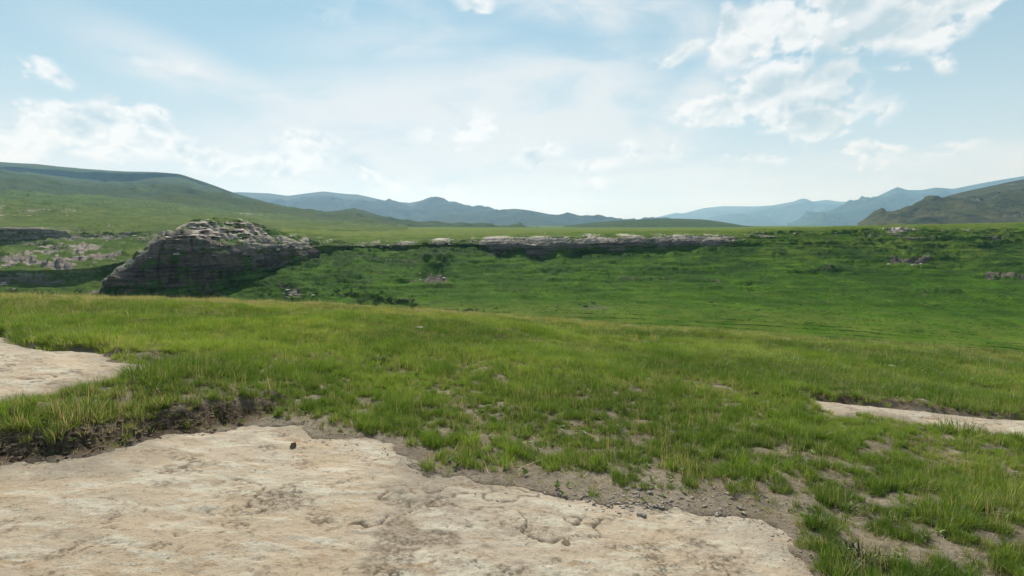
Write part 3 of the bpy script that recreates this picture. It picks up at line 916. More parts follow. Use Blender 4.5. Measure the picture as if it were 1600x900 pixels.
# --- the bluff
BL = Sheet(np.arange(118, 560, 1.6), [
    {118: ('z', -50, 190), 560: ('z', -60, 260)},
    {118: ('z', -46, 240), 150: (478, 242), 200: (486, 236), 250: (488, 234), 300: (486, 238), 350: (480, 252), 400: (458, 280), 450: (434, 310), 500: ('z', -28, 352), 560: ('z', -26, 385)},
    {118: ('z', -42, 250), 150: (466, 252), 200: (462, 250), 250: (464, 251), 300: (464, 258), 350: (458, 272), 400: (440, 296), 450: (420, 325), 500: ('z', -22, 362), 560: ('z', -20, 392)},
    {118: ('z', -41, 252), 150: (464.5, 253.5), 175: (438, 253), 200: (424, 253.5), 250: (410, 255.5), 300: (408, 262), 350: (408, 276), 400: (408, 300), 450: (404, 328), 500: ('z', -18, 366), 560: ('z', -18, 394)},
    {118: ('z', -40, 255), 150: (463, 255), 175: (432, 255.5), 200: (409, 256.5), 225: (392, 259), 250: (376, 263), 275: (366, 267), 300: (368, 270), 325: (378, 273), 350: (379, 280), 400: (381, 304), 450: (387, 331), 500: ('z', -15, 370), 560: ('z', -16, 396)},
    {118: ('z', -40, 260), 150: (462, 259), 175: (431, 261), 200: (408, 264), 225: (390.5, 268), 250: (373, 276), 275: (360, 286), 300: (353, 296), 350: (362, 304), 400: (366, 318), 450: (379, 340), 500: ('z', -12, 378), 560: ('z', -14, 400)},
    {118: ('z', -40, 266), 150: (461.5, 264), 175: (430, 267), 200: (406, 272), 225: (389, 280), 250: (371, 292), 275: (356, 302), 300: (343, 312), 330: (339, 320), 360: (341, 326), 400: (347, 336), 430: (357, 350), 450: (364, 360), 500: ('z', -9, 390), 560: ('z', -12, 410)},
    {118: ('z', -40, 272), 150: ('z', -39, 270), 200: ('z', -26, 284), 250: ('z', -14, 306), 300: ('z', -3, 328), 350: ('z', 0, 345), 400: ('z', -3, 362), 450: ('z', -6, 390), 560: ('z', -12, 430)},
    {118: ('z', -44, 290), 200: ('z', -42, 318), 250: ('z', -34, 350), 300: ('z', -22, 380), 400: ('z', -8, 420), 560: ('z', -14, 470)},
], [3, 16, 40, 24, 24, 24, 8, 12], smooth=3)
rock = BL.rowval([0, .12, {118: .2, 200: .45, 320: .45, 380: .2, 560: .2}, .70, .74, {118: .5, 230: .5, 290: .50, 400: .50, 440: .4, 560: .3}, {118: .3, 250: .36, 300: .46, 400: .42, 430: .2, 560: .1}, .15, 0])
dry = BL.rowval([0, .05, .05, .1, .2, .4, .6, .6, .5])
amp = BL.rowval([0, .7, 1, 1, .7, .7, .25, .5, .5])
X, Y, Z = BL.X, BL.Y, BL.Z
N = BL.normals()
strat = fbm(X * .03, Y * .03, Z * .42, o=3)
stp = fbm(X * .012, Y * .012, Z * .30 + 7, o=2)
blk = fbm(X * .13, Y * .13, Z * .05, o=4, gain=.55)
fin = fbm(X * .5, Y * .5, Z * .5, o=3)
crk = np.abs(perlin(X * .09 + 3, Y * .09, Z * .012)); crk2 = np.abs(perlin(X * .23 + 9, Y * .23, Z * .03))
lump = fbm(X * .035 + 8, Y * .035, Z * .05, o=3)
disp = amp * (.9 * strat + 1.0 * np.sign(stp) * np.abs(stp) ** .5 + 2.0 * blk + .5 * fin + 4.2 * lump - 2.6 * sstep(.10, 0, crk) - 1.1 * sstep(.10, 0, crk2))
BL.X = X + N[..., 0] * disp; BL.Y = Y + N[..., 1] * disp; BL.Z = Z + N[..., 2] * disp
wb = 11 * fbm(X * .045, Y * .045, o=3) + 7 * fbm(X * .15, Y * .15 + 3, o=2)
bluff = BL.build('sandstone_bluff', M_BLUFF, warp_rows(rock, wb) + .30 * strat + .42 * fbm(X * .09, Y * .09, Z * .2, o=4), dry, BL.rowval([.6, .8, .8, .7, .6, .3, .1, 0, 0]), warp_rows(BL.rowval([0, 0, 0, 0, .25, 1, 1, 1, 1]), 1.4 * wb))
tag(bluff, 'tall shadowed sandstone bluff with pale broken rocks on its crown', 'cliff')


# --- distant hills and mountains
def hill(name, label, mat, sil, Yt, Yb, base_py=None, mid=None, noise=(200, 30, 3), step=2.0, x0=None, x1=None, rockrows=(0, .1, .1, 0), back=1.35, nmid=70, bandz=None, topamp=.12, conc=.46):
    xs = [s[0] for s in sil]
    x0 = xs[0] if x0 is None else x0; x1 = xs[-1] if x1 is None else x1
    cols = np.arange(x0, x1 + 1, step)
    top = {s[0]: (s[1], Yt) for s in sil}
    midr = {}
    for s in sil:
        d = pix_dir(s[0], s[1]); zt = CAM_Z + Yt * d[2] / d[1]
        midr[s[0]] = ('z', -20 + (zt + 20) * conc, Yb + (Yt - Yb) * .66)
    rows = [{xs[0]: ('z', -30 - .02 * Yb, Yb), xs[-1]: ('z', -30 - .02 * Yb, Yb)}, midr, top, {s[0]: ('z', -40, Yt * back) for s in sil}]
    sh = Sheet(cols, rows, [nmid, nmid, 24], smooth=.8)
    lam, am, oc = noise
    X, Y, Z = sh.X, sh.Y, sh.Z
    N = sh.normals()
    wx = X + lam * .5 * fbm(X / lam * .5, Y / lam * .5, o=2)
    d = ridged(wx / lam, Y / (lam * 2.2), o=oc) * am + fbm(X / lam * 3, Y / lam * 3, o=4) * am * .35
    a = sh.rowval([.3, 1.0, topamp, .5])
    rise = sstep(xs[0], xs[0] + 40, sh.cols)[None, :] * sstep(xs[-1], xs[-1] - 40, sh.cols)[None, :]
    a = np.where(sh.t[:, None] > 1, a ** 2.2, a)
    d = d * a * (.3 + .7 * rise)
    sh.X = X + N[..., 0] * d; sh.Y = Y + N[..., 1] * d; sh.Z = Z + N[..., 2] * d
    rock = sh.rowval(rockrows)
    if bandz:
        zz = Z / bandz + .5 * fbm(X / 400, Y / 400, o=2)
        b = np.abs(((zz % 1) - .5) * 2)
        rock = rock + .36 * sstep(.72, .95, b) * sstep(-.25, .25, fbm(X / 150 + 3, Y / 150, o=3))
        sh.Z = sh.Z + 0.18 * bandz * (np.floor(zz) + sstep(.0, .25, zz % 1) - zz) * sh.rowval([.5, 1, .15, .3])
    o = sh.build(name, mat, rock, sh.rowval([.5, .35, .25, .2]))
    tag(o, label, 'hill', kind='structure')
    return o, sh


SIL = [(-900, 215), (-400, 236), (-150, 247), (0, 253), (60, 257), (130, 264), (190, 268), (240, 269), (280, 272), (320, 285), (370, 303), (410, 314), (450, 325), (500, 334), (560, 344), (620, 352)]
def under(k, dy, Y):
    # a lower line of the same hill: dy pixels under the skyline, fading out down the right shoulder
    return {x: (y + dy * float(np.interp(x, [-900, 230, 330, 620], [1, 1, .55, .3])), Y) for x, y in SIL}
LF = Sheet(np.arange(-900, 621, 2.0), [
    {-900: ('z', 20, 1150), 300: ('z', 10, 1150), 620: ('z', -25, 1150)},
    {x: (y + float(np.interp(x, [-900, 0, 250, 400, 620], [52, 46, 50, 24, 6])), 1750) for x, y in SIL},
    {x: (y + float(np.interp(x, [-900, 0, 100, 200, 250, 330, 400, 620], [24, 22, 28, 27, 18, 16, 12, 4])), 2900) for x, y in SIL},
    {x: (y + float(np.interp(x, [-900, 0, 60, 110, 150, 195, 225, 260, 320, 400, 620], [19, 18, 20, 16, 19, 27, 15, 7, 8, 6, 2])), 3176) for x, y in SIL},
    {x: (y + float(np.interp(x, [-900, 0, 60, 130, 200, 240, 280, 400, 620], [9, 8, 8, 6, 4, 2, 2, 3, 1])), 3200) for x, y in SIL},
    {x: (y, 3600) for x, y in SIL},
    {-900: ('z', 20, 4900), 620: ('z', -40, 4900)},
], [20, 60, 30, 26, 14, 16], smooth=2.5)
X, Y, Z = LF.X, LF.Y, LF.Z
N = LF.normals()
d = (ridged(X / 300 + .3 * fbm(X / 500, Y / 500, o=2), Y / 700, o=4) * 30 + fbm(X / 90, Y / 90, o=4) * 8) * LF.rowval([.3, 1, .8, .25, .2, .05, .3])
LF.X = X + N[..., 0] * d; LF.Y = Y + N[..., 1] * d; LF.Z = Z + N[..., 2] * d
o = LF.build('hill', M_FARHILL, LF.rowval([0, .02, .05, .18, .3, .1, 0]), LF.rowval([.6, .5, .3, .1, .2, .3, .3]))
tag(o, 'long green hill with a dark scarp under its flat top', 'hill', kind='structure')
hill('hill', 'low green foothill with a small rounded knob and rock outcrop', M_FARHILL,
     [(380, 345), (420, 333), (450, 331), (490, 333), (530, 329), (552, 325), (570, 329), (590, 336), (620, 342), (680, 349), (760, 354), (860, 358)],
     2300, 1500, noise=(180, 14, 4), topamp=.1, rockrows=(0, .12, .1, 0))
hill('mountain', 'blue-green mountain ridge with three rounded summits', M_MOUNT,
     [(240, 330), (300, 312), (370, 300), (420, 302), (450, 306), (480, 302), (505, 299), (540, 303), (560, 304), (600, 313), (640, 317), (660, 313), (682, 309), (700, 314), (725, 324), (760, 332), (800, 338), (860, 346), (930, 352)],
     9400, 5200, noise=(1000, 115, 5), topamp=.02, nmid=80)
hill('mountain', 'green domed hill at the end of the blue-green ridge', M_MOUNT,
     [(640, 352), (700, 343), (750, 334), (780, 328), (805, 326), (830, 329), (865, 336), (900, 342), (940, 346), (1000, 349), (1080, 353)],
     7200, 4400, noise=(750, 60, 5), topamp=.02)
hill('hill', 'low dark green mound behind the valley rim', M_FARHILL,
     [(880, 353), (930, 347), (980, 344), (1020, 342), (1060, 341.5), (1100, 343), (1130, 347), (1160, 352), (1200, 356)],
     2300, 1500, noise=(240, 5, 4), topamp=.1)
hill('mountain', 'faintest pale blue mountain on the skyline', M_MOUNT,
     [(1000, 346), (1040, 336), (1058, 332), (1065, 334), (1100, 325), (1130, 322), (1180, 322.5), (1205, 321), (1240, 326), (1300, 340), (1360, 350)],
     19500, 15000, noise=(2600, 150, 4), topamp=.02)
hill('mountain', 'tiny pale hill low on the skyline', M_MOUNT,
     [(905, 350), (930, 343.5), (943, 341.5), (955, 345), (978, 343.5), (1000, 350)],
     20500, 17500, noise=(2400, 60, 3), topamp=.02)
hill('mountain', 'blue mountain ridge with a small pointed knob', M_MOUNT,
     [(1090, 352), (1130, 343), (1160, 331), (1200, 322), (1240, 315), (1250, 311), (1258, 310), (1270, 315), (1292, 312), (1310, 315), (1350, 315), (1400, 318), (1460, 330), (1540, 345)],
     16500, 11500, noise=(1900, 200, 5), topamp=.02)
hill('mountain', 'blue-green mountain with a sharp peak behind the brown hill', M_MOUNT,
     [(1230, 353), (1290, 344), (1330, 327), (1360, 312), (1385, 300), (1402, 292), (1418, 297), (1440, 297), (1462, 293), (1490, 295), (1540, 285), (1600, 275), (1750, 271), (1950, 285), (2200, 320)],
     11300, 7400, noise=(1200, 180, 5), topamp=.02)
hill('hill', 'brown green hill with pale rock bands behind the rim', M_BROWNHILL,
     [(1340, 353), (1385, 344), (1420, 328), (1450, 315), (1500, 301), (1560, 288), (1600, 280), (1700, 262), (1900, 245), (2200, 250)],
     2300, 1350, noise=(260, 44, 5), topamp=.02, rockrows=(.08, .16, .10, 0), bandz=34)

# --- the wide floor of the country, out to the horizon
th = np.linspace(0, 2 * math.pi, 97)[:-1]
rr = [0.0, 300, 900, 2500, 7000, 14000, 21000]
V = [(0, 0, -66)]
rr[-1] = 22000
for r_ in rr[1:]:
    V += [(r_ * math.sin(t), r_ * math.cos(t), -66) for t in th]
F4 = []
me = bpy.data.meshes.new('plain')
faces = [(0, 1 + (i + 1) % 96, 1 + i) for i in range(96)]
for k in range(len(rr) - 2):
    a = 1 + k * 96; b = a + 96
    faces += [(a + i, a + (i + 1) % 96, b + (i + 1) % 96, b + i) for i in range(96)]
me.from_pydata(V, [], faces)
me.materials.append(M_MOUNT)
plain = bpy.data.objects.new('plain', me)
COL.objects.link(plain)
tag(plain, kind='structure')

# ------------------------------------------------------------------ rocks along the rims
def hull_rock(name, seed, mat, sx=1.0, sy=1.0, sz=.5, n=16):
    rs = np.random.default_rng(seed)
    bm = bmesh.new()
    for i in range(n):
        v = rs.normal(size=3); v /= np.linalg.norm(v)
        v = np.sign(v) * np.abs(v) ** .55
        bm.verts.new((v[0] * sx * rs.uniform(.8, 1), v[1] * sy * rs.uniform(.8, 1), v[2] * sz * rs.uniform(.85, 1)))
    g = bmesh.ops.convex_hull(bm, input=bm.verts)
    bmesh.ops.delete(bm, geom=[e for e in g['geom_interior'] if isinstance(e, bmesh.types.BMVert)], context='VERTS')
    me = bpy.data.meshes.new(name)
    bm.to_mesh(me); bm.free()
    me.materials.append(mat)
    return me


ROCKS = [hull_rock('rock', 100 + i, M_RIMROCK, 1, .75, .36) for i in range(9)]


def put_rock(parent, p, size, rz, flat=1.0, mesh=None, name='rock'):
    o = bpy.data.objects.new(name, mesh or random.choice(ROCKS))
    o.location = p; o.scale = (size * random.uniform(.8, 1.3), size * random.uniform(.7, 1.1), size * flat * random.uniform(.7, 1.2))
    o.rotation_euler = (random.uniform(-.12, .12), random.uniform(-.12, .12), rz)
    COL.objects.link(o)
    o.parent = parent
    return o


def rim_rocks(parent, sh, pts, n, smin, smax, jit=2.0, flat=1.0):
    xs = [p[0] for p in pts]; ys = [p[1] for p in pts]
    for i in range(n):
        px = random.uniform(xs[0], xs[-1]); py = np.interp(px, xs, ys) + random.gauss(0, jit)
        p = sh.find(px, py)
        s = random.uniform(smin, smax) * random.uniform(.6, 1.0)
        put_rock(parent, p + Vector((0, 0, -.04 * s)), s, random.uniform(-.5, .5), flat)


rim_rocks(hillside, HS, [(550, 382), (600, 379), (700, 376), (760, 374), (850, 371), (960, 370), (1060, 370), (1150, 370), (1200, 368)], 105, .7, 1.9, 2.4, .6)
rim_rocks(hillside, HS, [(780, 377), (950, 374), (1090, 373)], 40, .7, 2.0, 2.2, .8)
rim_rocks(hillside, HS, [(1200, 367), (1300, 362), (1430, 357), (1500, 357)], 26, .7, 2.0, 1.6, .7)
rim_rocks(hillside, HS, [(1385, 411), (1440, 410)], 9, .7, 1.8, 1.2, .8)
rim_rocks(hillside, HS, [(656, 433), (704, 431)], 14, .6, 1.6, 3, 1.1)
rim_rocks(hillside, HS, [(440, 455), (490, 460)], 12, .6, 1.5, 4, .9)
rim_rocks(hillside, HS, [(560, 408), (620, 406)], 7, .5, 1.2, 2, .8)
rim_rocks(bluff, BL, [(265, 370), (300, 362), (340, 358), (380, 358), (420, 360)], 75, 1.3, 4.6, 7, .22)
rim_rocks(bluff, BL, [(290, 350), (330, 345), (380, 349), (420, 355)], 40, 1.5, 4.6, 3, .18)
rim_rocks(bluff, BL, [(380, 380), (420, 382), (470, 384)], 22, .8, 2.2, 3, 1.1)
rim_rocks(bluff, BL, [(215, 408), (260, 392), (330, 388), (400, 390)], 9, .8, 2.4, 6, .6)
rim_rocks(leftside, LH, [(0, 414), (60, 414), (120, 412), (180, 408)], 12, .6, 1.6, 6, .6)
rim_rocks(leftside, LH, [(65, 389), (130, 388)], 9, .7, 2.0, 3, .7)
rim_rocks(leftside, LH, [(100, 373), (240, 364)], 24, .7, 2.0, 3, .6)
rim_rocks(leftside, LH, [(0, 335), (110, 333)], 16, 1.2, 3.4, 2, .5)
rim_rocks(leftside, LH, [(0, 440), (26, 448)], 10, .8, 2.0, 4, .7)
rim_rocks(leftside, LH, [(245, 324), (285, 327)], 8, 1.4, 3.0, 2, .6)


# ------------------------------------------------------------------ grass
def tuft_mesh(name, seed, n, rad, hgt, wid, lean=.45, mat=None, seg=3):
    rs = np.random.default_rng(seed)
    V, F, B, T = [], [], [], []
    for i in range(n):
        a = rs.uniform(0, 2 * math.pi); r0 = rad * math.sqrt(rs.uniform(0, 1))
        bx, by = r0 * math.cos(a), r0 * math.sin(a)
        h = hgt * rs.uniform(.45, 1.0) * (1 - .25 * r0 / rad)
        la = a + rs.normal(0, .9); le = abs(rs.normal(0, lean)) * h * (.45 + r0 / rad)
        fa = rs.uniform(0, math.pi)
        w = wid * rs.uniform(.7, 1.25)
        dx, dy = math.cos(fa) * w, math.sin(fa) * w
        b = rs.uniform(0, 1)
        base = len(V)
        for k in range(seg + 1):
            t = k / seg
            cx = bx + math.cos(la) * le * t ** 1.8; cy = by + math.sin(la) * le * t ** 1.8
            cz = h * (t - .12 * t * t * min(1, le / h)) - .015
            ww = .5 * (1 - t ** 1.6) + .05
            V += [(cx - dx * ww, cy - dy * ww, cz), (cx + dx * ww, cy + dy * ww, cz)]
            B += [b, b]; T += [t, t]
            if k:
                j = base + 2 * (k - 1)
                F.append((j, j + 1, j + 3, j + 2))
    o = mesh_from(name, V, F, [mat or M_GRASS], False, {'blade': B, 'tip': T}, link=False)
    return o


src = bpy.data.collections.new('grass_sources')          # not linked to the scene: only instanced
tufts = [tuft_mesh('tuft_a%02d' % i, 300 + i, 70, .055, .16 + .02 * (i % 4), .0045) for i in range(8)]
sparse = [tuft_mesh('tuft_b%02d' % i, 400 + i, 22, .05, .10 + .02 * (i % 3), .0045, .6) for i in range(4)]
patches = [tuft_mesh('tuft_c%02d' % i, 500 + i, 260, .30, .17 + .02 * (i % 4), .0075, .5, seg=2) for i in range(8)]
farp = [tuft_mesh('tuft_d%02d' % i, 600 + i, 240, .55, .19 + .02 * (i % 3), .014, .5, seg=2) for i in range(6)]
litter = [tuft_mesh('tuft_e%02d' % i, 650 + i, 26, .13, .045, .004, 2.2, seg=2) for i in range(4)]
stalks = [tuft_mesh('tuft_f%02d' % i, 670 + i, 7, .07, .34, .0028, .35) for i in range(4)]


def weed_mesh(name, seed):
    rs = np.random.default_rng(seed)
    V, F, B, T = [], [], [], []
    for i in range(16):
        a = rs.uniform(0, 6.28); L_ = rs.uniform(.03, .075); up = rs.uniform(.15, .9); w = L_ * .22
        z0 = rs.uniform(0, .05)
        d = np.array([math.cos(a), math.sin(a), up]); d /= np.linalg.norm(d)
        sx = np.array([-math.sin(a), math.cos(a), 0])
        c0 = np.array([0, 0, z0]); k = len(V)
        V += [tuple(c0), tuple(c0 + d * L_ * .5 + sx * w), tuple(c0 + d * L_ - np.array([0, 0, .01])), tuple(c0 + d * L_ * .5 - sx * w)]
        F.append((k, k + 1, k + 2, k + 3)); b = rs.uniform(0, .6); B += [b] * 4; T += [.8] * 4
    return mesh_from(name, V, F, [M_GRASS], False, {'blade': B, 'tip': T}, link=False)


weeds = [weed_mesh('tuft_g%02d' % i, 690 + i) for i in range(4)]
for o in tufts + sparse + patches + farp + litter + stalks + weeds:
    src.objects.link(o)
NA, NB, NC, ND = len(tufts), len(sparse), len(patches), len(farp)


def gn_instances(name, coll, mat=None):
    ng = bpy.data.node_groups.new(name, 'GeometryNodeTree')
    ng.interface.new_socket('Geometry', in_out='INPUT', socket_type='NodeSocketGeometry')
    ng.interface.new_socket('Geometry', in_out='OUTPUT', socket_type='NodeSocketGeometry')
    gi = ng.nodes.new('NodeGroupInput'); go = ng.nodes.new('NodeGroupOutput')
    ci = ng.nodes.new('GeometryNodeCollectionInfo')
    ci.inputs['Collection'].default_value = coll
    ci.inputs['Separate Children'].default_value = True
    ci.inputs['Reset Children'].default_value = True
    ip = ng.nodes.new('GeometryNodeInstanceOnPoints')
    ip.inputs['Pick Instance'].default_value = True
    def na(nm, typ):
        n = ng.nodes.new('GeometryNodeInputNamedAttribute')
        n.data_type = typ
        n.inputs['Name'].default_value = nm
        return n.outputs['Attribute']
    L = ng.links
    L.new(gi.outputs[0], ip.inputs['Points'])
    L.new(ci.outputs[0], ip.inputs['Instance'])
    L.new(na('idx', 'INT'), ip.inputs['Instance Index'])
    L.new(na('rot', 'FLOAT_VECTOR'), ip.inputs['Rotation'])
    L.new(na('scl', 'FLOAT_VECTOR'), ip.inputs['Scale'])
    L.new(ip.outputs[0], go.inputs[0])
    return ng


def point_cloud_obj(name, P, idx, rot, scl, tint, dryv, ng):
    me = bpy.data.meshes.new(name)
    n = len(P)
    me.vertices.add(n); me.vertices.foreach_set('co', np.asarray(P, np.float32).ravel())
    a = me.attributes.new('idx', 'INT', 'POINT'); a.data.foreach_set('value', np.asarray(idx, np.int32))
    for nm, val in (('rot', rot), ('scl', scl)):
        a = me.attributes.new(nm, 'FLOAT_VECTOR', 'POINT'); a.data.foreach_set('vector', np.asarray(val, np.float32).ravel())
    for nm, val in (('tint', tint), ('dryness', dryv)):
        a = me.attributes.new(nm, 'FLOAT', 'POINT'); a.data.foreach_set('value', np.asarray(val, np.float32))
    o = bpy.data.objects.new(name, me)
    COL.objects.link(o)
    m = o.modifiers.new('scatter', 'NODES'); m.node_group = ng
    return o


def scatter(n, r0, r1, tmax, seed):
    rs = np.random.default_rng(seed)
    r = np.sqrt(rs.uniform(r0 * r0, r1 * r1, n)); th = rs.uniform(-tmax, tmax, n)
    return r * np.sin(th), r * np.cos(th), rs


def bury(x, y, f):
    return np.minimum(np.minimum(f['s1'], f['s2']), f['s3'])


def cover(x, y, f):
    c = sstep(-0.22, 0.22, f['b1'])
    c = np.maximum(c, sstep(0.12, 0.02, f['bank'] + .10 * f['n2']) * sstep(-.02, .12, f['b1'] + .1))
    c = c * sstep(-0.03, 0.12, f['s2']) * sstep(-0.03, 0.12, f['s3']) * sstep(.02, .1, f['s1'])
    c = c * (1 - bare_patch(x, y, f) * .93)
    c = c * (1 - .92 * sstep(.30, .14, f['bf'] + .10 * f['n2']) * sstep(.5, .2, np.abs(f['bank'])))
    return c


P, IDX, ROT, SCL, TINT, DRY = [], [], [], [], [], []


def add_layer(n, r0, r1, seed, first, count, smin, smax, dens_pow=1.0, keepmin=0.0):
    x, y, rs = scatter(n, r0, r1, 1.05, seed)
    f = fields(x, y)
    c = cover(x, y, f)
    clump = fbm(x * .55 + 60, y * .55, o=3)
    r_ = np.hypot(x, y)
    gap = np.clip(.80 + 1.5 * fbm(x * 2.9 + 7, y * 2.9, o=2), .2, 1)
    gap = 1 + (gap - 1) * sstep(15, 9, r_)
    keep = rs.uniform(0, 1, n) < c ** dens_pow * np.clip(.85 + .5 * clump, .35, 1) * gap
    x, y, c, clump = x[keep], y[keep], c[keep], clump[keep]
    f = {k: v[keep] for k, v in f.items()}
    z = near_h(x, y, f)
    m = len(x)
    r = np.hypot(x, y); th = np.arctan2(x, y)
    s = rs.uniform(smin, smax, m) * (.72 + .28 * sstep(.1, .9, c)) * (1 + .55 * np.clip(clump, -.6, .8))
    # lusher on the bank
    lush = sstep(.1, -.3, f['bank'])
    s = s * (1 + .35 * lush)
    t = .40 + .85 * fbm(x * .22 + 11, y * .22, o=3) + .25 * fbm(x * 1.3, y * 1.3 + 7, o=2) + rs.normal(0, .24, m)
    t = t + .05 * sstep(12, 30, r) - .22 * lush
    d = .10 + .25 * np.clip(fbm(x * .35 + 90, y * .35, o=3), 0, 1) + .40 * sstep(20, 34, r) * sstep(.2, -.3, th) + .22 * sstep(18, 34, r) + .10 * sstep(.7, .2, c)
    P.append(np.stack([x, y, z], -1)); IDX.append(first + rs.integers(0, count, m))
    ROT.append(np.stack([rs.normal(0, .1, m), rs.normal(0, .1, m), rs.uniform(0, 6.28, m)], -1))
    SCL.append(np.stack([s * rs.uniform(.85, 1.15, m), s * rs.uniform(.85, 1.15, m), s * rs.uniform(.8, 1.2, m)], -1))
    TINT.append(np.clip(t, 0, 1)); DRY.append(np.clip(d, 0, .8))


add_layer(40000, 2.8, 14.5, 1, 0, NA, .40, 1.0)
add_layer(9000, 2.8, 13.5, 2, NA, NB, .6, 1.2, .6)
add_layer(16000, 2.8, 9.0, 6, 0, NA, .35, .75)
add_layer(16000, 11, 27, 3, NA + NB, NC, .6, 1.0)
add_layer(17000, 22, 62, 4, NA + NB + NC, ND, .55, .95)
NE = NA + NB + NC + ND
def add_extra(n, r0, r1, seed, first, smin, smax, dryv, tint, where):
    x, y, rs_ = scatter(n, r0, r1, 1.05, seed)
    f = fields(x, y)
    c = cover(x, y, f)
    out = np.minimum(np.minimum(f['s1'], f['s2']), f['s3'])
    pr = {'edge': sstep(.02, .15, out) * (1 - .6 * c) * sstep(1.6, .4, np.minimum(f['b1'], 9) - 6 * bare_patch(x, y, f)), 'turf': c}[where]
    k = rs_.uniform(0, 1, n) < pr
    x, y = x[k], y[k]; f = {a: v[k] for a, v in f.items()}; m = len(x)
    s_ = rs_.uniform(smin, smax, m)
    P.append(np.stack([x, y, near_h(x, y, f)], -1)); IDX.append(first + rs_.integers(0, 4, m))
    ROT.append(np.stack([rs_.normal(0, .08, m), rs_.normal(0, .08, m), rs_.uniform(0, 6.28, m)], -1))
    SCL.append(np.stack([s_, s_, s_ * rs_.uniform(.8, 1.2, m)], -1))
    TINT.append(np.clip(rs_.normal(tint, .15, m), 0, 1)); DRY.append(np.full(m, dryv))


add_extra(9000, 2.8, 12, 31, NE, .6, 1.3, 1.2, .5, 'edge')           # dry litter on the bare ground
add_extra(5000, 2.8, 12, 32, NA, .35, .8, .25, .35, 'edge')          # sparse short growth there
add_extra(6000, 3.0, 16, 33, NE + 4, .55, 1.05, 1.2, .5, 'turf')      # dead stalks
add_extra(3000, 2.8, 12, 34, NE + 8, .35, .75, .1, .4, 'turf')       # broad-leaved weeds
add_extra(9000, 16, 46, 36, NE + 4, .9, 1.7, 1.2, .5, 'turf')         # dead seed stalks along the crest
add_extra(1500, 7, 40, 37, NA + NB, .55, 1.0, .04, .02, 'turf')      # darker, taller clumps
SCL[-1][:, 2] *= 1.5
add_extra(700, 2.8, 9, 35, NE + 8, .4, .9, .05, .3, 'edge')

# tufts standing on the bare margin of the slab are things of their own; the rest is one mass of grass
PA, IA, RA, SA, TA, DA = (np.concatenate(a) for a in (P, IDX, ROT, SCL, TINT, DRY))
fe = fields(PA[:, 0], PA[:, 1])
qx, qy = project(PA[:, 0], PA[:, 1], PA[:, 2])
cand = np.where((fe['b1'] < 0.26) & (IA < NA) & (qx > 20) & (qx < 1580) & (qy < 890) & (np.hypot(PA[:, 0], PA[:, 1]) < 8) & (SA[:, 2] > .5))[0]
cand = np.random.default_rng(5).permutation(cand)[:190]
EDGE = 'grass tufts along the edge of the slab'
for i in cand:
    o = bpy.data.objects.new('grass_tuft', tufts[IA[i]].data)
    o.location = PA[i]; o.rotation_euler = RA[i]; o.scale = SA[i] * np.array([1, 1, 1.12])
    o['tint'] = float(TA[i]); o['dryness'] = float(DA[i])
    COL.objects.link(o)
    x = qx[i]
    where = ('on the dark soil lip of the turf bank' if x < 340 else 'on the sandy edge between the bank and the dark clod' if x < 620 else
             'on bare sand at the upper edge of the slab' if x < 1150 else 'on the sandy slope beside the end of the slab')
    tag(o, 'small green grass tuft ' + where, 'grass tuft', EDGE)
mask = np.ones(len(PA), bool); mask[cand] = False
NG = gn_instances('grass_scatter', src)
g = point_cloud_obj('meadow_grass', PA[mask], IA[mask], RA[mask], SA[mask], TA[mask], DA[mask], NG)
tag(g, 'short green meadow grass covering the near knoll', 'grass', kind='stuff')


def on_ground(px, py):
    x, y = hit(px, py)
    a = np.array([x]); b = np.array([y]); f = fields(a, b)
    return Vector((x, y, float(near_h(a, b, f)[0])))


def tuft_thing(px, py, seed, n, rad, h, tint, dryv, label, mat=None, wid=.006, lean=.35):
    o = tuft_mesh('grass_clump', seed, n, rad, h, wid, lean, mat)
    COL.objects.link(o)
    o.location = on_ground(px, py); o['tint'] = tint; o['dryness'] = dryv
    return tag(o, label, 'grass clump')


tuft_thing(690, 590, 801, 420, .26, .36, .05, .05, 'tall dark green grass clump in the middle of the meadow')
tuft_thing(590, 569, 802, 320, .24, .20, .0, .25, 'low dark brownish clump in the meadow left of the tall grass clump', M_SHRUB, .008, .7)
tuft_thing(1255, 660, 803, 380, .24, .34, .12, .08, 'tall green grass clump beside the start of the right sandstone strip')
tuft_thing(1190, 610, 804, 360, .30, .34, .10, .1, 'large soft green clump in the meadow above the bare sandy patches')
tuft_thing(255, 620, 805, 520, .40, .36, .08, .05, 'lush tall grass clump on top of the turf bank')
tuft_thing(930, 775, 806, 60, .06, .12, .2, .2, 'lone small sprig on the sand above the stone heap', None, .007, .6)
tuft_thing(1345, 885, 807, 300, .24, .14, .1, .3, 'dark leafy clump beside the lower right end of the slab', M_SHRUB, .010, .7)

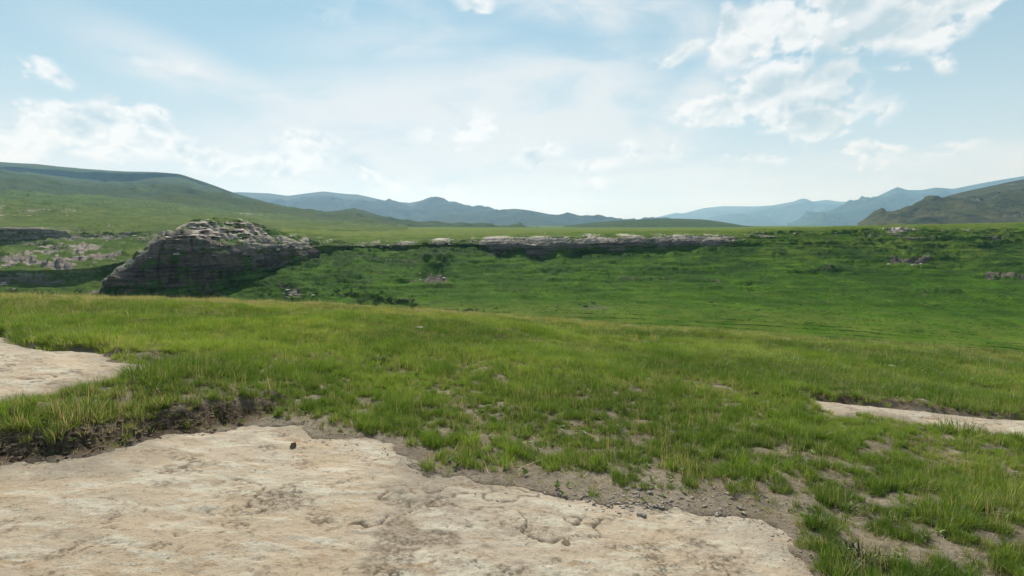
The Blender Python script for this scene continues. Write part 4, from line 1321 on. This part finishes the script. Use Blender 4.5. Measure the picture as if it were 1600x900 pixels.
# stones on the slab margin
def stones(name, spots, mat, seed, smin, smax):
    rs = np.random.default_rng(seed)
    V, F, k = [], [], 0
    protos = [hull_rock('stone_proto', 900 + i, mat, 1, .8, .55, 11) for i in range(5)]
    pv = [np.array([v.co[:] for v in m.vertices]) for m in protos]
    pf = [[tuple(p.vertices) for p in m.polygons] for m in protos]
    for (x, y, z) in spots:
        q = rs.integers(0, 5); sc = rs.uniform(smin, smax) * rs.uniform(.5, 1)
        a = rs.uniform(0, 6.28); c, s_ = math.cos(a), math.sin(a)
        v = pv[q] * sc * rs.uniform(.7, 1.2, 3)
        v = np.stack([v[:, 0] * c - v[:, 1] * s_, v[:, 0] * s_ + v[:, 1] * c, v[:, 2]], -1) + np.array([x, y, z + sc * .2])
        V += [tuple(t) for t in v]; F += [tuple(t + k for t in f) for f in pf[q]]; k += len(v)
    me = bpy.data.meshes.new(name); me.from_pydata(V, [], F); me.materials.append(mat)
    o = bpy.data.objects.new(name, me); COL.objects.link(o)
    for m in protos: bpy.data.meshes.remove(m)
    return o


rs = np.random.default_rng(77)
def spots_around(cx, cy, ax, ay, n):
    out = []
    for i in range(n):
        p = on_ground(cx + rs.normal(0, ax), cy + rs.normal(0, ay)); out.append((p.x, p.y, p.z))
    return out
o = stones('gravel', spots_around(1000, 795, 36, 11, 150) + spots_around(960, 780, 60, 9, 60) + spots_around(1130, 790, 40, 12, 60), M_STONE, 3, .012, .036)
tag(o, 'heap of small broken stones on the sand at the slab edge', 'gravel', kind='stuff')
edge_spots = []
for a_, b_ in zip(SLAB1[2:-5], SLAB1[3:-4]):
    for _ in range(26):
        t_ = rs.uniform(); x_ = a_[0] + (b_[0] - a_[0]) * t_ + rs.normal(0, .13); y_ = a_[1] + (b_[1] - a_[1]) * t_ + rs.normal(0, .13)
        ax_, ay_ = np.array([x_]), np.array([y_])
        edge_spots.append((x_, y_, float(near_h(ax_, ay_, fields(ax_, ay_))[0])))
o = stones('loose_grit', edge_spots + [t for c in [(700, 765), (560, 690), (620, 720), (850, 775), (1250, 830), (450, 672), (1090, 690), (1350, 780)] for t in spots_around(*c, 60, 16, 28)], M_STONE, 4, .006, .017)
tag(o, 'scattered grit on the bare sand', 'grit', kind='stuff')
cl = []
for i in range(330):
    px = rs.uniform(-60, 400); py = np.interp(px, [-60, 0, 140, 240, 330, 420], [716, 712, 702, 676, 660, 646]) + rs.normal(-2, 7)
    p = on_ground(px, py); cl.append((p.x, p.y, p.z))
o = stones('soil_clods', cl, M_CLOD, 6, .010, .042)
tag(o, 'dark crumbling soil clods under the turf bank', 'soil', kind='stuff')


def single_stone(px, py, size, mat, seed, label, name='stone', cat='stone', flat=.6):
    me = hull_rock(name, seed, mat, 1, .75, flat, 18)
    o = bpy.data.objects.new(name, me); COL.objects.link(o)
    o.location = on_ground(px, py) + Vector((0, 0, size * flat * .55)); o.scale = (size,) * 3
    o.rotation_euler = (0, 0, seed * .7)
    return tag(o, label, cat)


single_stone(458, 699, .038, M_CLOD, 11, 'single dark clod lying on the pale slab below the bank', 'soil_clod', 'clod', .8)
single_stone(886, 849, .05, M_CLOD, 12, 'small dark sliver of rock lying on the slab', 'rock_chip', 'rock chip', .35)
single_stone(656, 514, .15, M_RIMROCK, 13, 'small white rock in the grass near the crest', 'stone', 'stone', .5)
single_stone(1392, 575, .13, M_RIMROCK, 14, 'small pale stone in the grass above the right sandstone strip', 'stone', 'stone', .6)
single_stone(1003, 806, .06, M_STONE, 15, 'largest grey stone at the front of the broken stone heap', 'stone', 'stone', .5)
single_stone(1178, 671, .09, M_STONE, 16, 'flat stone half buried in the turf', 'stone', 'stone', .35)

# yellow flowering plants near the crest
m_y, nty, by = new_mat('yellow_petals')
by.inputs['Base Color'].default_value = (.62, .48, .03, 1)
def flower_mesh(seed):
    rs = np.random.default_rng(seed)
    bm = bmesh.new()
    for i in range(9):
        a = rs.uniform(0, 6.28); r = .14 * math.sqrt(rs.uniform()); h = rs.uniform(.22, .42)
        x, y = r * math.cos(a), r * math.sin(a); tx, ty = x * 1.5, y * 1.5
        q = [bm.verts.new(c) for c in ((x - .006, y, 0), (x + .006, y, 0), (tx + .004, ty, h), (tx - .004, ty, h))]
        bm.faces.new(q).material_index = 0
        for k in range(2):     # leaves on the stem
            zz = h * rs.uniform(.2, .7); b = rs.uniform(0, 6.28)
            q = [bm.verts.new(c) for c in ((tx * .6, ty * .6, zz), (tx * .6 + .05 * math.cos(b) - .01, ty * .6 + .05 * math.sin(b), zz + .03), (tx * .6 + .1 * math.cos(b), ty * .6 + .1 * math.sin(b), zz + .02))]
            bm.faces.new(q).material_index = 0
        c = [bm.verts.new((tx + .028 * math.cos(t), ty + .028 * math.sin(t), h + .012 * (k % 2))) for k, t in enumerate(np.linspace(0, 6.28, 9)[:-1])]
        top = bm.verts.new((tx, ty, h + .022)); bot = bm.verts.new((tx, ty, h - .015))
        for k in range(8):
            bm.faces.new((c[k], c[(k + 1) % 8], top)).material_index = 1
            bm.faces.new((c[(k + 1) % 8], c[k], bot)).material_index = 1
    me = bpy.data.meshes.new('yellow_flower_plant'); bm.to_mesh(me); bm.free()
    me.materials.append(M_GRASS); me.materials.append(m_y)
    return me
FM = [flower_mesh(i) for i in range(3)]
for i in range(26):
    px = rs.uniform(850, 1030) if i < 21 else rs.uniform(560, 800)
    py = np.interp(px, [560, 800, 1000, 1030], [492, 500, 517, 520]) + abs(rs.normal(0, 5))
    o = bpy.data.objects.new('yellow_flower_plant', FM[i % 3]); COL.objects.link(o)
    o.location = on_ground(px, py); o.rotation_euler = (0, 0, rs.uniform(0, 6)); o.scale = (rs.uniform(.4, .75),) * 3
    o['tint'] = .4; o['dryness'] = .1
    tag(o, 'small yellow-flowered plant in the grass ' + ('along the right of the crest' if i < 21 else 'left of the main yellow patch'), 'flower', 'yellow flowers near the crest')

# ------------------------------------------------------------------ shrubs and tussocks on the valley side
def shrub_mesh(seed, n=150):
    rs = np.random.default_rng(seed)
    V, F, B, T = [], [], [], []
    lobes = [(rs.uniform(-.6, .6), rs.uniform(-.6, .6), rs.uniform(.35, .8), rs.uniform(.35, .6)) for _ in range(6)]
    for i in range(n):
        lx, ly, lz, lr = lobes[rs.integers(0, 6)]
        v = rs.normal(size=3); v /= np.linalg.norm(v); v *= lr * rs.uniform(.5, 1.0) ** .5
        c = np.array([lx, ly, lz * .8]) + v * np.array([1, 1, .8]); c[2] = max(c[2], .03)
        a = rs.normal(size=3); a /= np.linalg.norm(a); b = np.cross(a, rs.normal(size=3)); b /= np.linalg.norm(b)
        w = rs.uniform(.09, .17)
        k = len(V)
        V += [tuple(c - a * w), tuple(c + b * w * .6), tuple(c + a * w), tuple(c - b * w * .6)]
        F.append((k, k + 1, k + 2, k + 3)); q = rs.uniform(); B += [q] * 4; T += [.9] * 4
    for i in range(5):      # stems
        lx, ly, lz, lr = lobes[i]
        k = len(V)
        V += [(-.03, 0, -.2), (.03, 0, -.2), (lx + .01, ly, lz), (lx - .01, ly, lz)]
        F.append((k, k + 1, k + 2, k + 3)); B += [0.0] * 4; T += [0.1] * 4
    o = mesh_from('shrub', V, F, [M_SHRUB], False, {'blade': B, 'tip': T}, link=False)
    me = o.data; bpy.data.objects.remove(o)
    return me


SHR = [shrub_mesh(1000 + i) for i in range(5)]
def shrubs(sh, spots, smin, smax, label, group):
    for (px, py) in spots:
        o = bpy.data.objects.new('shrub', random.choice(SHR)); COL.objects.link(o)
        p = sh.find(px, py); s_ = random.uniform(smin, smax)
        o.location = p; o.scale = (s_ * random.uniform(.9, 1.4), s_, s_ * random.uniform(.6, .9)); o.rotation_euler = (0, 0, random.uniform(0, 6))
        o['tint'] = random.uniform(0, .5); o['dryness'] = 0.0
        tag(o, label, 'shrub', group)


def cloud_of(n, cx, cy, ax, ay):
    return [(random.gauss(cx, ax), random.gauss(cy, ay)) for _ in range(n)]


shrubs(HS, [(random.uniform(555, 650), 0) for _ in range(0)] + [(x, np.interp(x, [520, 650], [458, 474]) + random.gauss(0, 4)) for x in np.linspace(525, 652, 38)], 1.0, 2.2,
       'dark shrub in the shady thicket below the hillside hollow', 'thicket at the foot of the hillside')
shrubs(HS, cloud_of(14, 735, 483, 20, 2.5), .8, 1.5, 'low dark bush on the valley floor behind the crest', 'low bushes behind the crest')
shrubs(HS, cloud_of(16, 440, 462, 30, 7), .8, 1.7, 'dark shrub among the pinkish rocks right of the bluff', 'shrubs by the pinkish rocks')
shrubs(HS, [(x, 405 - (x - 760) * .05 + random.gauss(0, 3)) for x in np.linspace(770, 1090, 30)], .8, 1.7, 'dark shrub at the foot of the rim cliff', 'shrubs under the rim cliff')
shrubs(HS, [(1178, 452), (1176, 441), (1250, 474), (1182, 483), (1353, 453), (700, 408), (690, 405), (668, 408), (905, 474), (915, 477), (925, 472), (1110, 470)], .7, 1.4,
       'lone dark shrub on the open green hillside', 'scattered hillside shrubs')
shrubs(HS, [(random.uniform(400, 660), random.uniform(405, 466)) for _ in range(52)], .5, 1.2, 'small dark shrub on the rough slope right of the bluff', 'shrubs on the rough slope')
shrubs(HS, [(x, 389 + random.gauss(0, 2)) for x in np.linspace(560, 770, 15)], .5, 1.1, 'small dark shrub under the pale broken rim', 'shrubs under the pale rim')
shrubs(BL, [(random.uniform(160, 400), random.uniform(452, 472)) for _ in range(30)], .8, 1.9, 'dark shrub at the shaded foot of the bluff', 'shrubs below the bluff')
shrubs(BL, [(random.uniform(200, 420), random.uniform(398, 440)) for _ in range(22)], .6, 1.2, 'dark shrub clinging to a ledge of the bluff', 'shrubs on the bluff face')
shrubs(LH, [(random.uniform(10, 150), random.uniform(445, 460)) for _ in range(16)], .8, 1.8, 'shrub in the gully left of the bluff', 'shrubs in the left gully')
shrubs(LH, [(random.uniform(-20, 200), random.uniform(366, 440)) for _ in range(36)], .5, 1.3, 'small dark shrub on the terraced hillside left of the bluff', 'shrubs on the left terraces')

src2 = bpy.data.collections.new('tussock_sources')
tus = [tuft_mesh('tussock%02d' % i, 700 + i, 26, .55, .34, .07, .6, M_TUSSOCK, 2) for i in range(5)]
for o in tus: src2.objects.link(o)
NG2 = gn_instances('tussock_scatter', src2)


def tussocks(name, sh, rockgrid, n, ymax, seed, label):
    rs = np.random.default_rng(seed)
    PX, PY = project(sh.X, sh.Y, sh.Z)
    dx = np.gradient(PX, axis=1); dy = np.gradient(PY, axis=0)
    cl = fbm(sh.X * .05, sh.Y * .05 + 13, o=4)
    w = np.abs(dx * dy) * sh.Y ** .6 * (sh.Y < ymax) * (PX > -60) * (PX < 1660) * np.clip(.5 - rockgrid, 0, 1) * np.clip(.45 + 1.2 * cl, .05, 2)
    w = w.ravel() / w.sum()
    j = rs.choice(len(w), n, p=w)
    A = np.stack([sh.X.ravel()[j], sh.Y.ravel()[j], sh.Z.ravel()[j]], -1)
    s_ = rs.uniform(.4, 1.25, n) ** 1.4
    A[:, 0] += rs.normal(0, .25, n); A[:, 2] -= .03
    o = point_cloud_obj(name, A, rs.integers(0, 5, n), np.stack([rs.normal(0, .1, n), rs.normal(0, .1, n), rs.uniform(0, 6.28, n)], -1),
                        np.stack([s_, s_, s_ * rs.uniform(.7, 1.2, n)], -1), np.clip(rs.normal(.12, .22, n), 0, 1), np.clip(rs.normal(.0, .08, n), 0, .3), NG2)
    tag(o, label, 'grass', kind='stuff')


tussocks('hillside_tussocks', HS, HSROCK, 56000, 445, 21, 'tussocks dotting the green valley side')
tussocks('terrace_tussocks', LH, LHROCK, 14000, 640, 22, 'tussocks dotting the terraced left hillside')

# ------------------------------------------------------------------ haze
def build_haze():
    x, y0, y1, z0, z1 = 22500, -22000, 26500, -480, 1150
    V = [(-x, y0, z0), (x, y0, z0), (x, y1, z0), (-x, y1, z0), (-x, y0, z1), (x, y0, z1), (x, y1, z1), (-x, y1, z1)]
    F = [(0, 3, 2, 1), (4, 5, 6, 7), (0, 1, 5, 4), (1, 2, 6, 5), (2, 3, 7, 6), (3, 0, 4, 7)]
    m = bpy.data.materials.new('haze_air')
    m.use_nodes = True
    nt = NT(m.node_tree)
    nt.n.clear()
    out = nt.new('ShaderNodeOutputMaterial')
    v = nt.new('ShaderNodeVolumePrincipled')
    v.inputs['Color'].default_value = (.38, .66, 1.0, 1)
    v.inputs['Absorption Color'].default_value = (1, 1, 1, 1)
    v.inputs['Density'].default_value = 5.9e-5
    v.inputs['Anisotropy'].default_value = 0.27
    nt.l.new(v.outputs[0], out.inputs['Volume'])
    o = mesh_from('haze', V, F, [m], False)
    tag(o, kind='stuff')


build_haze()
